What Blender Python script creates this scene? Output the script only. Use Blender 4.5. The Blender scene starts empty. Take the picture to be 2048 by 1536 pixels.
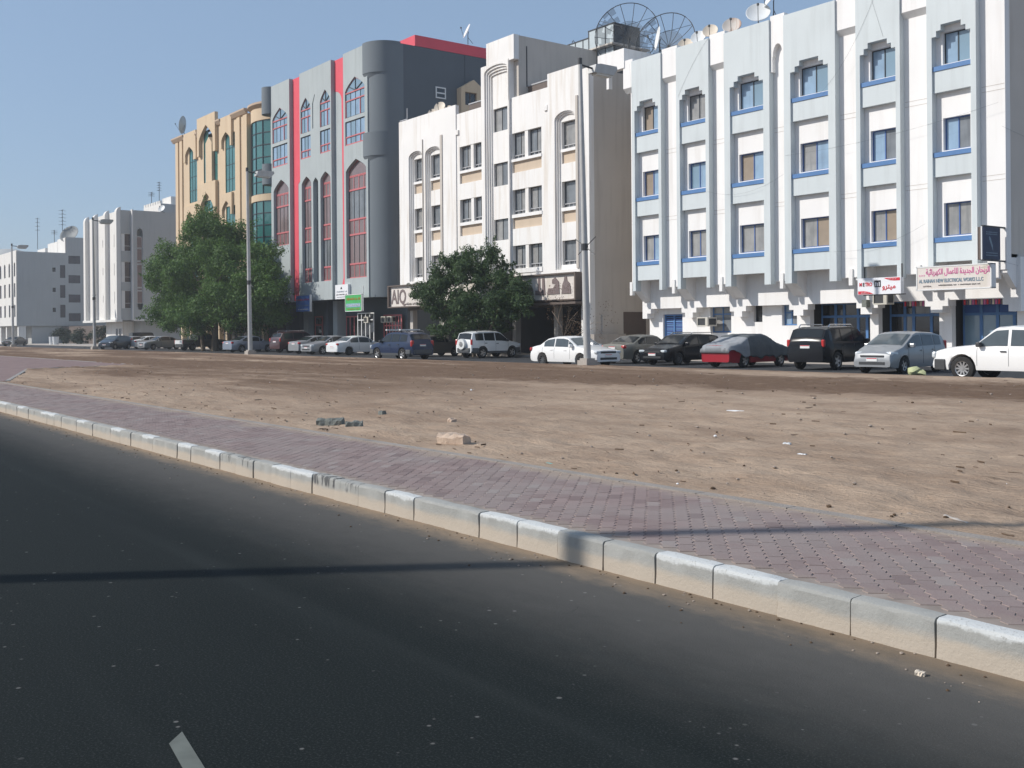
import bpy, math, random
from mathutils import Vector, Matrix, noise
from mathutils.geometry import delaunay_2d_cdt
random.seed(7)
S = bpy.context.scene
COL = S.collection
PI = math.pi
# ------------------------------------------------------------------ camera
VF = Vector((-0.79760, 0.60318, 0)).normalized()
RT = Vector((VF.y, -VF.x, 0))
UP = Vector((0, 0, 1))
ROLL = 0.008
cd = bpy.data.cameras.new('camera')
cam = bpy.data.objects.new('camera', cd)
COL.objects.link(cam)
cd.sensor_width = 36
cd.sensor_fit = 'HORIZONTAL'
cd.lens = 36 * 2100 / 2048
cd.shift_y = -106 / 2048
cd.clip_start = 0.1
cd.clip_end = 9000
r2 = RT * math.cos(ROLL) - UP * math.sin(ROLL)
u2 = UP * math.cos(ROLL) + RT * math.sin(ROLL)
m = Matrix((r2, u2, -VF)).transposed().to_4x4()
m.translation = Vector((0, 0, 1.67))
cam.matrix_world = m
S.camera = cam
# ------------------------------------------------------------------ light
SUN_EL = math.radians(36.5)
SUN_H = Vector((-0.543, -0.84)).normalized()
to_sun = Vector((SUN_H.x * math.cos(SUN_EL), SUN_H.y * math.cos(SUN_EL), math.sin(SUN_EL)))
W = bpy.data.worlds.new('World')
S.world = W
W.use_nodes = True
nt = W.node_tree
bg = nt.nodes['Background']
sky = nt.nodes.new('ShaderNodeTexSky')
sky.sky_type = 'NISHITA'
sky.sun_disc = False
sky.sun_elevation = SUN_EL
sky.sun_rotation = math.atan2(SUN_H.x, SUN_H.y)
sky.altitude = 50
sky.air_density = 1.0
sky.dust_density = 1.1
sky.ozone_density = 2.0
smx = nt.nodes.new('ShaderNodeMix')
smx.data_type = 'RGBA'
smx.inputs['Factor'].default_value = .72
smx.inputs['B'].default_value = (1.48, 2.10, 3.02, 1)
nt.links.new(sky.outputs[0], smx.inputs['A'])
nt.links.new(smx.outputs['Result'], bg.inputs[0])
bg.inputs[1].default_value = 0.135
sl = bpy.data.lights.new('sun', 'SUN')
sl.energy = 3.1
sl.angle = math.radians(0.55)
sl.color = (1.0, 0.955, 0.89)
so = bpy.data.objects.new('sun', sl)
COL.objects.link(so)
so.rotation_euler = to_sun.to_track_quat('Z', 'Y').to_euler()
so.location = (0, 0, 60)
S.view_settings.view_transform = 'Standard'
S.view_settings.look = 'None'
S.view_settings.exposure = 0.42
S.view_settings.gamma = 1
S.view_settings.use_curve_mapping = False
# ------------------------------------------------------------------ materials
def mat(name, col, rough=.8, var=.08, scale=2.0, metal=0., bump=0., bscale=30, spec=.4, streak=None, coat=0., dirt=None, det=4):
    m = bpy.data.materials.new(name)
    m.use_nodes = True
    t = m.node_tree
    N = t.nodes
    Lk = t.links
    b = N['Principled BSDF']
    b.inputs['Roughness'].default_value = rough
    b.inputs['Metallic'].default_value = metal
    b.inputs['Specular IOR Level'].default_value = spec
    b.inputs['Coat Weight'].default_value = coat
    b.inputs['Coat Roughness'].default_value = .08
    tc = N.new('ShaderNodeTexCoord')
    n = N.new('ShaderNodeTexNoise')
    n.inputs['Scale'].default_value = scale
    n.inputs['Detail'].default_value = det
    Lk.new(tc.outputs['Object'], n.inputs['Vector'])
    mx = N.new('ShaderNodeMix')
    mx.data_type = 'RGBA'
    mx.inputs['A'].default_value = (*[max(0, c * (1 - var * 1.6)) for c in col], 1)
    mx.inputs['B'].default_value = (*[min(1, c * (1 + var * 1.2)) for c in col], 1)
    Lk.new(n.outputs['Fac'], mx.inputs['Factor'])
    out = mx.outputs['Result']
    if streak:
        sc, amt = streak
        mp = N.new('ShaderNodeMapping')
        mp.inputs['Scale'].default_value = (2.2, 2.2, .16)
        n2 = N.new('ShaderNodeTexNoise')
        n2.inputs['Scale'].default_value = 1.4
        n2.inputs['Detail'].default_value = 6
        Lk.new(tc.outputs['Object'], mp.inputs[0])
        Lk.new(mp.outputs[0], n2.inputs['Vector'])
        mr = N.new('ShaderNodeMapRange')
        mr.inputs['From Min'].default_value = .5
        mr.inputs['From Max'].default_value = .78
        mr.inputs['To Max'].default_value = amt
        Lk.new(n2.outputs['Fac'], mr.inputs['Value'])
        m2 = N.new('ShaderNodeMix')
        m2.data_type = 'RGBA'
        m2.inputs['B'].default_value = (*sc, 1)
        Lk.new(mr.outputs[0], m2.inputs['Factor'])
        Lk.new(out, m2.inputs['A'])
        out = m2.outputs['Result']
    Lk.new(out, b.inputs['Base Color'])
    if bump:
        n3 = N.new('ShaderNodeTexNoise')
        n3.inputs['Scale'].default_value = bscale
        n3.inputs['Detail'].default_value = 5
        Lk.new(tc.outputs['Object'], n3.inputs['Vector'])
        bp = N.new('ShaderNodeBump')
        bp.inputs['Strength'].default_value = bump
        bp.inputs['Distance'].default_value = .02
        Lk.new(n3.outputs['Fac'], bp.inputs['Height'])
        Lk.new(bp.outputs[0], b.inputs['Normal'])
    return m
MT = {}
def D(name, *a, **k):
    MT[name] = mat(name, *a, **k)
STK = ((.45, .36, .27), .38)
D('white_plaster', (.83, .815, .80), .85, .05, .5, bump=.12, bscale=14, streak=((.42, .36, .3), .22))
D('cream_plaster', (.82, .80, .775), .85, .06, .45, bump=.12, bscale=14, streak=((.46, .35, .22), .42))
D('side_plaster', (.55, .505, .455), .9, .08, .4, bump=.12, bscale=14, streak=((.32, .28, .24), .35))  # shaded side walls: shade and warm sand bounce put into the colour
D('pale_blue_plaster', (.60, .645, .655), .85, .06, .6, bump=.1, bscale=14, streak=((.38, .4, .4), .3))
D('beige_plaster', (.58, .47, .36), .9, .08, .7, bump=.12, streak=STK)
D('grey_plaster', (.40, .44, .445), .85, .07, .5, bump=.12, bscale=14, streak=((.25, .28, .28), .35))
D('dark_grey_plaster', (.105, .125, .145), .85, .08, .35, bump=.12, bscale=14, streak=((.09, .1, .12), .35))
D('tower_plaster', (.16, .185, .205), .85, .07, .35, bump=.12, bscale=14, streak=((.16, .18, .2), .3))  # dark grey, deepened so the corner's shade sits in the base colour
D('red_paint', (.70, .085, .12), .7, .08, .8)
D('red_frame', (.52, .15, .16), .6, .1, 2)
D('buff_plaster', (.62, .485, .335), .88, .06, .5, bump=.12, bscale=14, streak=((.38, .25, .15), .28))
D('buff_trim', (.50, .38, .28), .88, .06, .5)
D('far_plaster', (.74, .72, .685), .88, .06, .25, streak=((.4, .38, .35), .3))
D('far_grey', (.43, .435, .425), .88, .06, .25, streak=((.28, .28, .28), .3))  # greyer copy of far_plaster: shade of the side walls put into it
D('blue_paint', (.085, .20, .42), .5, .12, 2)
D('dark_blue_paint', (.05, .12, .34), .5, .15, 2)
D('dark_frame', (.035, .045, .055), .45, .1, 2)
D('white_metal', (.72, .72, .71), .5, .05, 2)
D('galvanised', (.46, .46, .45), .55, .1, 5, metal=.1, streak=((.3, .26, .22), .3))
D('dark_metal', (.06, .062, .065), .55, .1, 3, metal=.3)
D('rail_metal', (.45, .45, .46), .5, .1, 3)
D('brown_metal', (.13, .1, .085), .6, .1, 3)
D('ac_case', (.58, .55, .48), .6, .08, 4)
D('dish_cream', (.72, .62, .50), .55, .1, 3)
D('dish_rusty', (.62, .56, .50), .6, .1, 3, streak=((.30, .12, .05), .95))
D('dish_white', (.74, .75, .74), .5, .06, 3)
D('rust', (.26, .11, .05), .8, .3, 6)
D('tank_metal', (.42, .47, .49), .5, .1, 2, metal=.2)
D('concrete', (.40, .36, .32), .92, .14, 4, bump=.5, bscale=25, streak=((.25, .22, .19), .4))
D('block', (.56, .43, .33), .95, .12, 10, bump=.7, bscale=60)
D('broken_grey', (.20, .21, .19), .95, .3, 14, bump=.7, bscale=40)
D('glass_sky', (.20, .30, .38), .06, .1, .6, spec=.9)  # sky reflection put into the pane's base colour
D('glass_blue', (.27, .39, .52), .12, .2, 1.2, spec=.8, streak=((.12, .16, .22), .5))
D('glass_curtain', (.31, .305, .295), .14, .25, 2.2, spec=.6, streak=((.12, .13, .14), .75))
D('glass_board', (.31, .25, .19), .25, .15, 2, spec=.4)
D('glass_grey', (.20, .215, .23), .12, .25, 1.6, spec=.7, streak=((.06, .065, .075), .8))
D('glass_pink', (.22, .165, .165), .15, .2, .8, spec=.5)
D('glass_mauve', (.085, .07, .075), .15, .25, 1.2, spec=.5)
D('glass_teal', (.045, .17, .165), .06, .2, .5, spec=.9)
D('glass_dark', (.02, .022, .026), .06, .2, 1.2, spec=.8)
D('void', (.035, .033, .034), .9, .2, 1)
D('asphalt', (.034, .036, .039), .88, .18, 1.2, bump=.35, bscale=180)
D('car_white', (.80, .80, .79), .35, .02, 1, coat=.6)
D('car_black', (.008, .009, .012), .22, .1, 1, spec=.25, coat=.05)
D('car_silver', (.30, .31, .32), .38, .03, 1, metal=.3, coat=.4)
D('car_tan', (.20, .195, .17), .4, .04, 1, metal=.4, coat=.5)
D('car_darktan', (.13, .115, .095), .45, .05, 1, metal=.2, coat=.3)
D('car_blue', (.011, .026, .070), .32, .04, 1, spec=.3, coat=.2)
D('car_maroon', (.05, .014, .018), .32, .05, 1, coat=.6)
D('car_red', (.33, .012, .025), .35, .04, 1, coat=.5)
D('car_bluesilver', (.30, .34, .41), .36, .03, 1, metal=.5, coat=.5)
D('car_navy', (.018, .03, .05), .32, .05, 1, coat=.6)
D('car_grey_trim', (.09, .095, .10), .6, .08, 3)
D('dish_dark', (.17, .185, .19), .6, .1, 3)
D('car_glass_light', (.075, .095, .108), .06, .25, 2.5, spec=.5)  # paler base colour, with sky reflection painted into the glass
D('car_glass', (.016, .02, .023), .06, .1, 1, spec=.45)
D('tyre', (.022, .021, .02), .85, .15, 8)
D('rim', (.42, .42, .42), .35, .06, 4, metal=.7)
D('chrome', (.62, .63, .64), .2, .03, 4, metal=.9)
D('lamp_clear', (.62, .66, .68), .12, .06, 6, spec=.9)
D('lamp_red', (.48, .02, .02), .2, .1, 6, spec=.7)
D('lamp_amber', (.65, .22, .03), .25, .1, 6)
D('plate_white', (.78, .78, .76), .5, .02, 6)
D('cover_cloth', (.125, .135, .14), 1., .16, 3, spec=.08, bump=.5, bscale=9)
D('cover_cloth_sunlit', (.30, .31, .325), 1., .16, 3, spec=.08, bump=.5, bscale=9)  # same cloth as cover_cloth, paler: sunlight on the rear put into the colour
D('bark', (.16, .12, .085), .95, .25, 6, bump=.8, bscale=20)
D('dead_wood', (.27, .20, .145), .95, .25, 6, bump=.5, bscale=20)
D('sign_white', (.80, .80, .82), .5, .02, 2)
D('sign_cream', (.70, .64, .59), .6, .10, 1.6, streak=((.5, .45, .3), .5))
D('sign_navy', (.035, .05, .10), .6, .35, 3)
D('sign_blue', (.06, .15, .42), .5, .3, 2)
D('sign_green', (.07, .42, .12), .5, .2, 2)
D('sign_red', (.62, .03, .05), .5, .05, 3)
D('sign_pink', (.66, .16, .36), .6, .15, 6)
D('sign_slate', (.20, .27, .33), .6, .15, 6)
D('sign_black', (.02, .02, .025), .5, .1, 3)
D('sign_brown', (.20, .155, .15), .6, .3, 8)
D('paper', (.78, .78, .78), .8, .03, 6)
D('plastic_teal', (.08, .42, .40), .5, .1, 6)
D('sack', (.45, .47, .26), .85, .2, 8, bump=.5)
D('edging', (.27, .265, .255), .92, .12, 3, bump=.5, bscale=50, streak=((.40, .31, .24), .5))
D('pave_pale', (.42, .38, .34), .92, .1, 1.5)
D('twig', (.10, .065, .04), .95, .3, 10)
D('pebble', (.34, .28, .23), .95, .35, 20)
D('lamp_lens', (.62, .62, .58), .3, .05, 4)
# ------------------------------------------------------------------ mesh builder
class MB:
    def __init__(s):
        s.v = []
        s.f = []
        s.m = []
        s.mats = []
        s.cur = 0
    def use(s, name):
        if name not in s.mats:
            s.mats.append(name)
        s.cur = s.mats.index(name)
        return s
    def face(s, pts):
        i = len(s.v)
        s.v += [tuple(p) for p in pts]
        s.f.append(tuple(range(i, i + len(pts))))
        s.m.append(s.cur)
    def raw(s, vs, fs):
        i = len(s.v)
        s.v += [tuple(p) for p in vs]
        for f in fs:
            s.f.append(tuple(i + k for k in f))
            s.m.append(s.cur)
        return s
    def box(s, x0, x1, y0, y1, z0, z1):
        v = [(x0, y0, z0), (x1, y0, z0), (x1, y1, z0), (x0, y1, z0), (x0, y0, z1), (x1, y0, z1), (x1, y1, z1), (x0, y1, z1)]
        return s.raw(v, [(0, 3, 2, 1), (4, 5, 6, 7), (0, 1, 5, 4), (1, 2, 6, 5), (2, 3, 7, 6), (3, 0, 4, 7)])
    def prism_yz(s, x0, x1, pts):
        n = len(pts)
        v = [(x0, y, z) for y, z in pts] + [(x1, y, z) for y, z in pts]
        return s.raw(v, [tuple(range(n)), tuple(range(2 * n - 1, n - 1, -1))] + [(i, i + n, (i + 1) % n + n, (i + 1) % n) for i in range(n)])
    def prism_xy(s, z0, z1, pts):
        n = len(pts)
        v = [(x, y, z0) for x, y in pts] + [(x, y, z1) for x, y in pts]
        return s.raw(v, [tuple(range(n - 1, -1, -1)), tuple(range(n, 2 * n))] + [(i, (i + 1) % n, (i + 1) % n + n, i + n) for i in range(n)])
    def tube(s, pts, rad, n=8, cap=True):
        pts = [Vector(p) for p in pts]
        if not isinstance(rad, (list, tuple)):
            rad = [rad] * len(pts)
        vs, fs = [], []
        for i, p in enumerate(pts):
            d = (pts[min(i + 1, len(pts) - 1)] - pts[max(i - 1, 0)]).normalized()
            a = d.orthogonal().normalized() if abs(d.z) < .99 else Vector((1, 0, 0))
            a = (a - d * a.dot(d)).normalized()
            b = d.cross(a)
            for k in range(n):
                t = 2 * PI * k / n
                vs.append(p + (a * math.cos(t) + b * math.sin(t)) * rad[i])
        for i in range(len(pts) - 1):
            for k in range(n):
                k2 = (k + 1) % n
                fs.append((i * n + k, i * n + k2, (i + 1) * n + k2, (i + 1) * n + k))
        if cap:
            fs.append(tuple(range(n - 1, -1, -1)))
            fs.append(tuple((len(pts) - 1) * n + k for k in range(n)))
        return s.raw(vs, fs)
    def plate(s, out, holes=(), y0=0., y1=.3, back=False, fn=None):
        """flat polygon in the x-z plane with holes, given a thickness from y0 (front) to y1; fn maps (x,y,z) elsewhere"""
        fn = fn or (lambda x, y, z: (x, y, z))
        vs, es, k = [], [], 0
        for loop in [out] + list(holes):
            n = len(loop)
            vs += [Vector(p) for p in loop]
            es += [(k + i, k + (i + 1) % n) for i in range(n)]
            k += n
        r = delaunay_2d_cdt(vs, es, [], 1, 1e-5)
        co, tris = r[0], r[2]
        def inside(p, L):
            c = False
            j = len(L) - 1
            for i in range(len(L)):
                if (L[i][1] > p[1]) != (L[j][1] > p[1]) and p[0] < (L[j][0] - L[i][0]) * (p[1] - L[i][1]) / (L[j][1] - L[i][1]) + L[i][0]:
                    c = not c
                j = i
            return c
        keep = []
        for t in tris:
            cx = sum(co[i][0] for i in t) / len(t)
            cz = sum(co[i][1] for i in t) / len(t)
            if inside((cx, cz), out) and not any(inside((cx, cz), h) for h in holes):
                keep.append(t)
        s.raw([fn(c[0], y0, c[1]) for c in co], keep)
        if back:
            s.raw([fn(c[0], y1, c[1]) for c in co], [tuple(reversed(t)) for t in keep])
        for loop in [out] + list(holes):
            n = len(loop)
            s.raw([fn(p[0], y0, p[1]) for p in loop] + [fn(p[0], y1, p[1]) for p in loop], [(i, (i + 1) % n, (i + 1) % n + n, i + n) for i in range(n)])
        return s
    def each(s, name, parent, per=8, **k):
        """one object per box: eight vertices each"""
        out_ = []
        for q in range(0, len(s.v), per):
            h = MB()
            h.mats = s.mats
            h.v = s.v[q:q + per]
            for f, m__ in zip(s.f, s.m):
                if q <= f[0] < q + per:
                    h.f.append(tuple(i - q for i in f))
                    h.m.append(m__)
            out_.append(h.obj(name, parent, **k))
        return out_
    def mesh(s, name, smooth=None):
        me = bpy.data.meshes.new(name)
        me.from_pydata(s.v, [], s.f)
        for n in s.mats:
            me.materials.append(MT[n])
        if len(s.mats) > 1:
            me.polygons.foreach_set('material_index', s.m)
        if smooth is not None:
            import bmesh
            bm = bmesh.new()
            bm.from_mesh(me)
            bmesh.ops.remove_doubles(bm, verts=bm.verts, dist=1e-4)
            bmesh.ops.recalc_face_normals(bm, faces=bm.faces)
            bm.to_mesh(me)
            bm.free()
            me.shade_smooth()
            me.set_sharp_from_angle(angle=math.radians(smooth))
        me.update()
        return me
    def obj(s, name, parent=None, smooth=None, origin=None, **k):
        o = bpy.data.objects.new(name, s.mesh(name, smooth))
        COL.objects.link(o)
        if parent is not None:
            o.parent = parent
            if parent.parent is None and parent.type == 'EMPTY' and parent.get('world'):
                o.location = (-parent.location[0], -parent.location[1], -parent.location[2])
        for a, b in k.items():
            o[a] = b
        return o
def thing(name, label, cat, loc=(0, 0, 0), group=None, world=False, rz=0):
    o = bpy.data.objects.new(name, None)
    o.empty_display_size = .3
    COL.objects.link(o)
    o.location = loc
    o.rotation_euler = (0, 0, rz)
    o['label'] = label
    o['category'] = cat
    if group:
        o['group'] = group
    if world:
        o['world'] = 1
    return o
def tag(o, label, cat, group=None):
    o['label'] = label
    o['category'] = cat
    if group:
        o['group'] = group
    return o
def rect(x0, x1, z0, z1):
    return [(x0, z0), (x1, z0), (x1, z1), (x0, z1)]
def arch(x0, x1, z0, zs, za, n=10):
    """round-headed outline"""
    c = (x0 + x1) / 2
    w = (x1 - x0) / 2
    p = [(x0, z0), (x1, z0)]
    for i in range(n + 1):
        a = PI * i / n
        p.append((c + w * math.cos(a), zs + (za - zs) * math.sin(a)))
    return p
def ogive(x0, x1, z0, zs, za, n=5):
    """pointed-arch outline"""
    c = (x0 + x1) / 2
    p = [(x0, z0), (x1, z0)]
    for i in range(n + 1):
        t = i / n
        p.append((x1 + (c - x1) * (t ** 1.25), zs + (za - zs) * t ** .9))
    for i in range(n - 1, -1, -1):
        t = i / n
        p.append((x0 + (c - x0) * (t ** 1.25), zs + (za - zs) * t ** .9))
    return p
def text(body, size, loc, matn, parent, name='lettering', rot=(PI / 2, 0, 0), align='LEFT', sx=1, ext=.008, bold=0.0):
    c = bpy.data.curves.new(name, 'FONT')
    c.body = body
    c.size = size
    c.align_x = align
    c.extrude = ext
    c.offset = bold
    c.resolution_u = 3
    c.materials.append(MT[matn])
    tmp = bpy.data.objects.new('tmp', c)
    COL.objects.link(tmp)
    bpy.context.view_layer.update()
    me = bpy.data.meshes.new_from_object(tmp.evaluated_get(bpy.context.evaluated_depsgraph_get()))
    bpy.data.objects.remove(tmp)
    if not me.materials:
        me.materials.append(MT[matn])
    o = bpy.data.objects.new(name, me)
    COL.objects.link(o)
    o.parent = parent
    pl = parent.location if parent.get('world') else Vector((0, 0, 0))
    o.location = Vector(loc) - Vector(pl)
    o.rotation_euler = rot
    o.scale = (sx, 1, 1)
    return o
def window(parent, x0, x1, z0, z1, y, panes=2, frame='dark_frame', glass='glass_grey', fw=.05, shape=None, split=None, rail=None, fn=None, colours=None, transoms=(), depth=.05):
    """window part: frame mesh with pane children; sits in the x-z plane at depth y"""
    f = MB().use(frame)
    hs = []
    w = (x1 - x0)
    xs = [x0 + w * i / panes for i in range(panes + 1)] if not split else split
    zs_ = [z0] + list(transoms) + [z1]
    out = shape or rect(x0, x1, z0, z1)
    if shape:
        cx = (x0 + x1) / 2
        cz = (z0 + z1) / 2
        h = (z1 - z0)
        hs = [[(cx + (p[0] - cx) * (1 - 2 * fw / w), cz + (p[1] - cz) * (1 - 2 * fw / h)) for p in shape]]
        f.plate(out, hs, y, y + depth, fn=fn)
    else:
        for i in range(len(xs) - 1):
            for j in range(len(zs_) - 1):
                a, b = xs[i] + fw * (1 if i == 0 else .5), xs[i + 1] - fw * (1 if i == len(xs) - 2 else .5)
                c, d = zs_[j] + fw * (1 if j == 0 else .5), zs_[j + 1] - fw * (1 if j == len(zs_) - 2 else .5)
                hs.append(rect(a, b, c, d))
        f.plate(out, hs, y, y + depth, fn=fn)
    fo = f.obj('window', parent)
    cols = colours or [glass]
    if shape:
        g = MB().use(cols[0])
        g.plate(hs[0], (), y + depth * .6, y + depth, fn=fn)
        g.obj('pane', fo)
    else:
        for i, h in enumerate(hs):
            g = MB().use(cols[(i // (len(zs_) - 1)) % len(cols)])
            e = .004
            g.plate([(h[0][0] - e, h[0][1] - e), (h[1][0] + e, h[1][1] - e), (h[2][0] + e, h[2][1] + e), (h[3][0] - e, h[3][1] + e)], (), y + depth * .6, y + depth * .9, fn=fn)
            g.obj('pane', fo)
    return fo
# ================================================================== the ground
def struct(mb, name, kind='structure', **k):
    o = mb.obj(name, **k)
    o['kind'] = kind
    return o
def node_mat(name):
    m = bpy.data.materials.new(name)
    m.use_nodes = True
    MT[name] = m
    t = m.node_tree
    return t, t.nodes, t.links, t.nodes['Principled BSDF']
def ramp(N, Lk, src, a, b, lo=0., hi=1.):
    r = N.new('ShaderNodeMapRange')
    r.interpolation_type = 'SMOOTHSTEP'
    r.inputs['From Min'].default_value = a
    r.inputs['From Max'].default_value = b
    r.inputs['To Min'].default_value = lo
    r.inputs['To Max'].default_value = hi
    Lk.new(src, r.inputs['Value'])
    return r.outputs[0]
def mixc(N, Lk, fac, a, b):
    x = N.new('ShaderNodeMix')
    x.data_type = 'RGBA'
    for s_, k in ((a, 'A'), (b, 'B')):
        if isinstance(s_, tuple):
            x.inputs[k].default_value = (*s_, 1)
        else:
            Lk.new(s_, x.inputs[k])
    if isinstance(fac, float):
        x.inputs['Factor'].default_value = fac
    else:
        Lk.new(fac, x.inputs['Factor'])
    return x.outputs['Result']
def nz(N, Lk, vec, scale, det=5, rough=.55, mapsc=None):
    if mapsc:
        mp = N.new('ShaderNodeMapping')
        mp.inputs['Scale'].default_value = mapsc
        Lk.new(vec, mp.inputs[0])
        vec = mp.outputs[0]
    n = N.new('ShaderNodeTexNoise')
    n.inputs['Scale'].default_value = scale
    n.inputs['Detail'].default_value = det
    n.inputs['Roughness'].default_value = rough
    Lk.new(vec, n.inputs['Vector'])
    return n.outputs['Fac']
def mth(N, Lk, op, a, b):
    x = N.new('ShaderNodeMath')
    x.operation = op
    for i, s_ in enumerate((a, b)):
        if isinstance(s_, (int, float)):
            x.inputs[i].default_value = s_
        else:
            Lk.new(s_, x.inputs[i])
    return x.outputs[0]
# sand: pale tan, damp darker bands running along the lot
t, N, Lk, b = node_mat('sand')
b.inputs['Roughness'].default_value = .97
b.inputs['Specular IOR Level'].default_value = .15
tc = N.new('ShaderNodeTexCoord')
sep = N.new('ShaderNodeSeparateXYZ')
Lk.new(tc.outputs['Object'], sep.inputs[0])
P = tc.outputs['Object']
n_big = nz(N, Lk, P, .5, 6, .6, (.14, .5, 1))
n_mid = nz(N, Lk, P, 1.0, 8, .7, (.6, 1, 1))
n_fin = nz(N, Lk, P, 22, 6, .7)
n_lon = nz(N, Lk, P, 3.2, 6, .7, (.35, 1.3, 1))
y_w = mth(N, Lk, 'ADD', sep.outputs[1], mth(N, Lk, 'MULTIPLY', mth(N, Lk, 'SUBTRACT', n_mid, .5), 7.))
y_s = mth(N, Lk, 'SUBTRACT', y_w, mth(N, Lk, 'MULTIPLY', mth(N, Lk, 'ADD', sep.outputs[0], 20.), .14))
near = ramp(N, Lk, y_s, 18.0, 20.5)
far = ramp(N, Lk, y_s, 25.5, 28.5, 1., 0.)
band = mth(N, Lk, 'MULTIPLY', near, far)
leftx = ramp(N, Lk, sep.outputs[0], -30, -14, 1., .0)
leftb = mth(N, Lk, 'MULTIPLY', mth(N, Lk, 'MULTIPLY', leftx, ramp(N, Lk, y_w, 9., 11.5)), ramp(N, Lk, n_big, .34, .58))
damp = mth(N, Lk, 'MAXIMUM', mth(N, Lk, 'MULTIPLY', band, ramp(N, Lk, n_lon, .22, .52, .55, 1.)), leftb)
damp = mth(N, Lk, 'MAXIMUM', damp, mth(N, Lk, 'MULTIPLY', ramp(N, Lk, n_big, .50, .70), .5))
n_str = nz(N, Lk, P, 1.0, 5, .65, (2.2, 10., 1))
n_st2 = nz(N, Lk, P, 1.0, 5, .65, (6., 22., 1))
c0 = mixc(N, Lk, ramp(N, Lk, n_mid, .3, .7), (.325, .232, .165), (.455, .342, .25))
c1 = mixc(N, Lk, mth(N, Lk, 'MULTIPLY', damp, .92), c0, (.135, .082, .052))
c2 = mixc(N, Lk, ramp(N, Lk, n_fin, .52, .72, 0., .45), c1, (.14, .10, .07))
c3 = mixc(N, Lk, ramp(N, Lk, n_lon, .56, .72, 0., .5), c2, (.20, .145, .10))
c3 = mixc(N, Lk, ramp(N, Lk, n_str, .60, .72, 0., .55), c3, (.13, .095, .065))
c3 = mixc(N, Lk, ramp(N, Lk, n_st2, .62, .72, 0., .65), c3, (.10, .072, .05))
c3 = mixc(N, Lk, ramp(N, Lk, n_st2, .40, .30, 0., .35), c3, (.56, .45, .34))
Lk.new(c3, b.inputs['Base Color'])
bp = N.new('ShaderNodeBump')
bp.inputs['Strength'].default_value = .9
bp.inputs['Distance'].default_value = .035
Lk.new(mth(N, Lk, 'SUBTRACT', mth(N, Lk, 'ADD', n_lon, mth(N, Lk, 'MULTIPLY', n_fin, .5)), mth(N, Lk, 'MULTIPLY', n_st2, .8)), bp.inputs['Height'])
Lk.new(bp.outputs[0], b.inputs['Normal'])
# near road: dark asphalt, dusty gutter at the kerb, pale aggregate specks
t, N, Lk, b = node_mat('road_asphalt')
b.inputs['Roughness'].default_value = .82
b.inputs['Specular IOR Level'].default_value = .10
tc = N.new('ShaderNodeTexCoord')
P = tc.outputs['Object']
sep = N.new('ShaderNodeSeparateXYZ')
Lk.new(P, sep.inputs[0])
n1 = nz(N, Lk, P, .9, 5, .6, (.35, 1, 1))
n2 = nz(N, Lk, P, 90, 4, .7)
n3 = nz(N, Lk, P, 5, 7, .75, (.5, 1, 1))
yy = mth(N, Lk, 'ADD', sep.outputs[1], mth(N, Lk, 'MULTIPLY', mth(N, Lk, 'SUBTRACT', n3, .5), .55))
c0 = mixc(N, Lk, n1, (.0062, .0090, .0090), (.0118, .0158, .0158))
c0 = mixc(N, Lk, ramp(N, Lk, n2, .50, .68, 0., .75), c0, (.046, .052, .050))
dust1 = ramp(N, Lk, yy, 3.0, 4.75, 0., .72)
c1 = mixc(N, Lk, dust1, c0, (.13, .122, .112))
dust2 = ramp(N, Lk, yy, 4.5, 4.95, 0., .9)
c2 = mixc(N, Lk, dust2, c1, (.30, .225, .155))
wear = nz(N, Lk, P, 1.0, 3, .5, (.04, 1.3, 1))
c2 = mixc(N, Lk, ramp(N, Lk, wear, .52, .66, 0., .35), c2, (.030, .035, .035))
crk = N.new('ShaderNodeTexVoronoi')
crk.feature = 'DISTANCE_TO_EDGE'
crk.inputs['Scale'].default_value = .55
mpc = N.new('ShaderNodeVectorMath')
mpc.operation = 'ADD'
nzc = N.new('ShaderNodeTexNoise')
nzc.inputs['Scale'].default_value = 3.
nzc.inputs['Detail'].default_value = 6
Lk.new(P, nzc.inputs['Vector'])
sc_ = N.new('ShaderNodeVectorMath')
sc_.operation = 'SCALE'
sc_.inputs['Scale'].default_value = .5
Lk.new(nzc.outputs['Color'], sc_.inputs[0])
Lk.new(P, mpc.inputs[0])
Lk.new(sc_.outputs[0], mpc.inputs[1])
Lk.new(mpc.outputs[0], crk.inputs['Vector'])
crm = mth(N, Lk, 'MULTIPLY', ramp(N, Lk, crk.outputs['Distance'], .0, .004, .45, 0.), ramp(N, Lk, n1, .60, .70))
c2 = mixc(N, Lk, crm, c2, (.006, .007, .007))
vo = N.new('ShaderNodeTexVoronoi')
vo.inputs['Scale'].default_value = 9.5
Lk.new(P, vo.inputs['Vector'])
sp = ramp(N, Lk, mth(N, Lk, 'ADD', vo.outputs['Distance'], mth(N, Lk, 'MULTIPLY', vo.outputs['Color'], -.11)), -.01, .06, 1., 0.)
gate = ramp(N, Lk, nz(N, Lk, P, 2.3, 2, .5), .48, .60)
spk = mth(N, Lk, 'MULTIPLY', mth(N, Lk, 'MULTIPLY', sp, gate), .5)
c3 = mixc(N, Lk, spk, c2, (.26, .25, .24))
Lk.new(c3, b.inputs['Base Color'])
bp = N.new('ShaderNodeBump')
bp.inputs['Strength'].default_value = .5
bp.inputs['Distance'].default_value = .006
Lk.new(n2, bp.inputs['Height'])
Lk.new(bp.outputs[0], b.inputs['Normal'])
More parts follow.
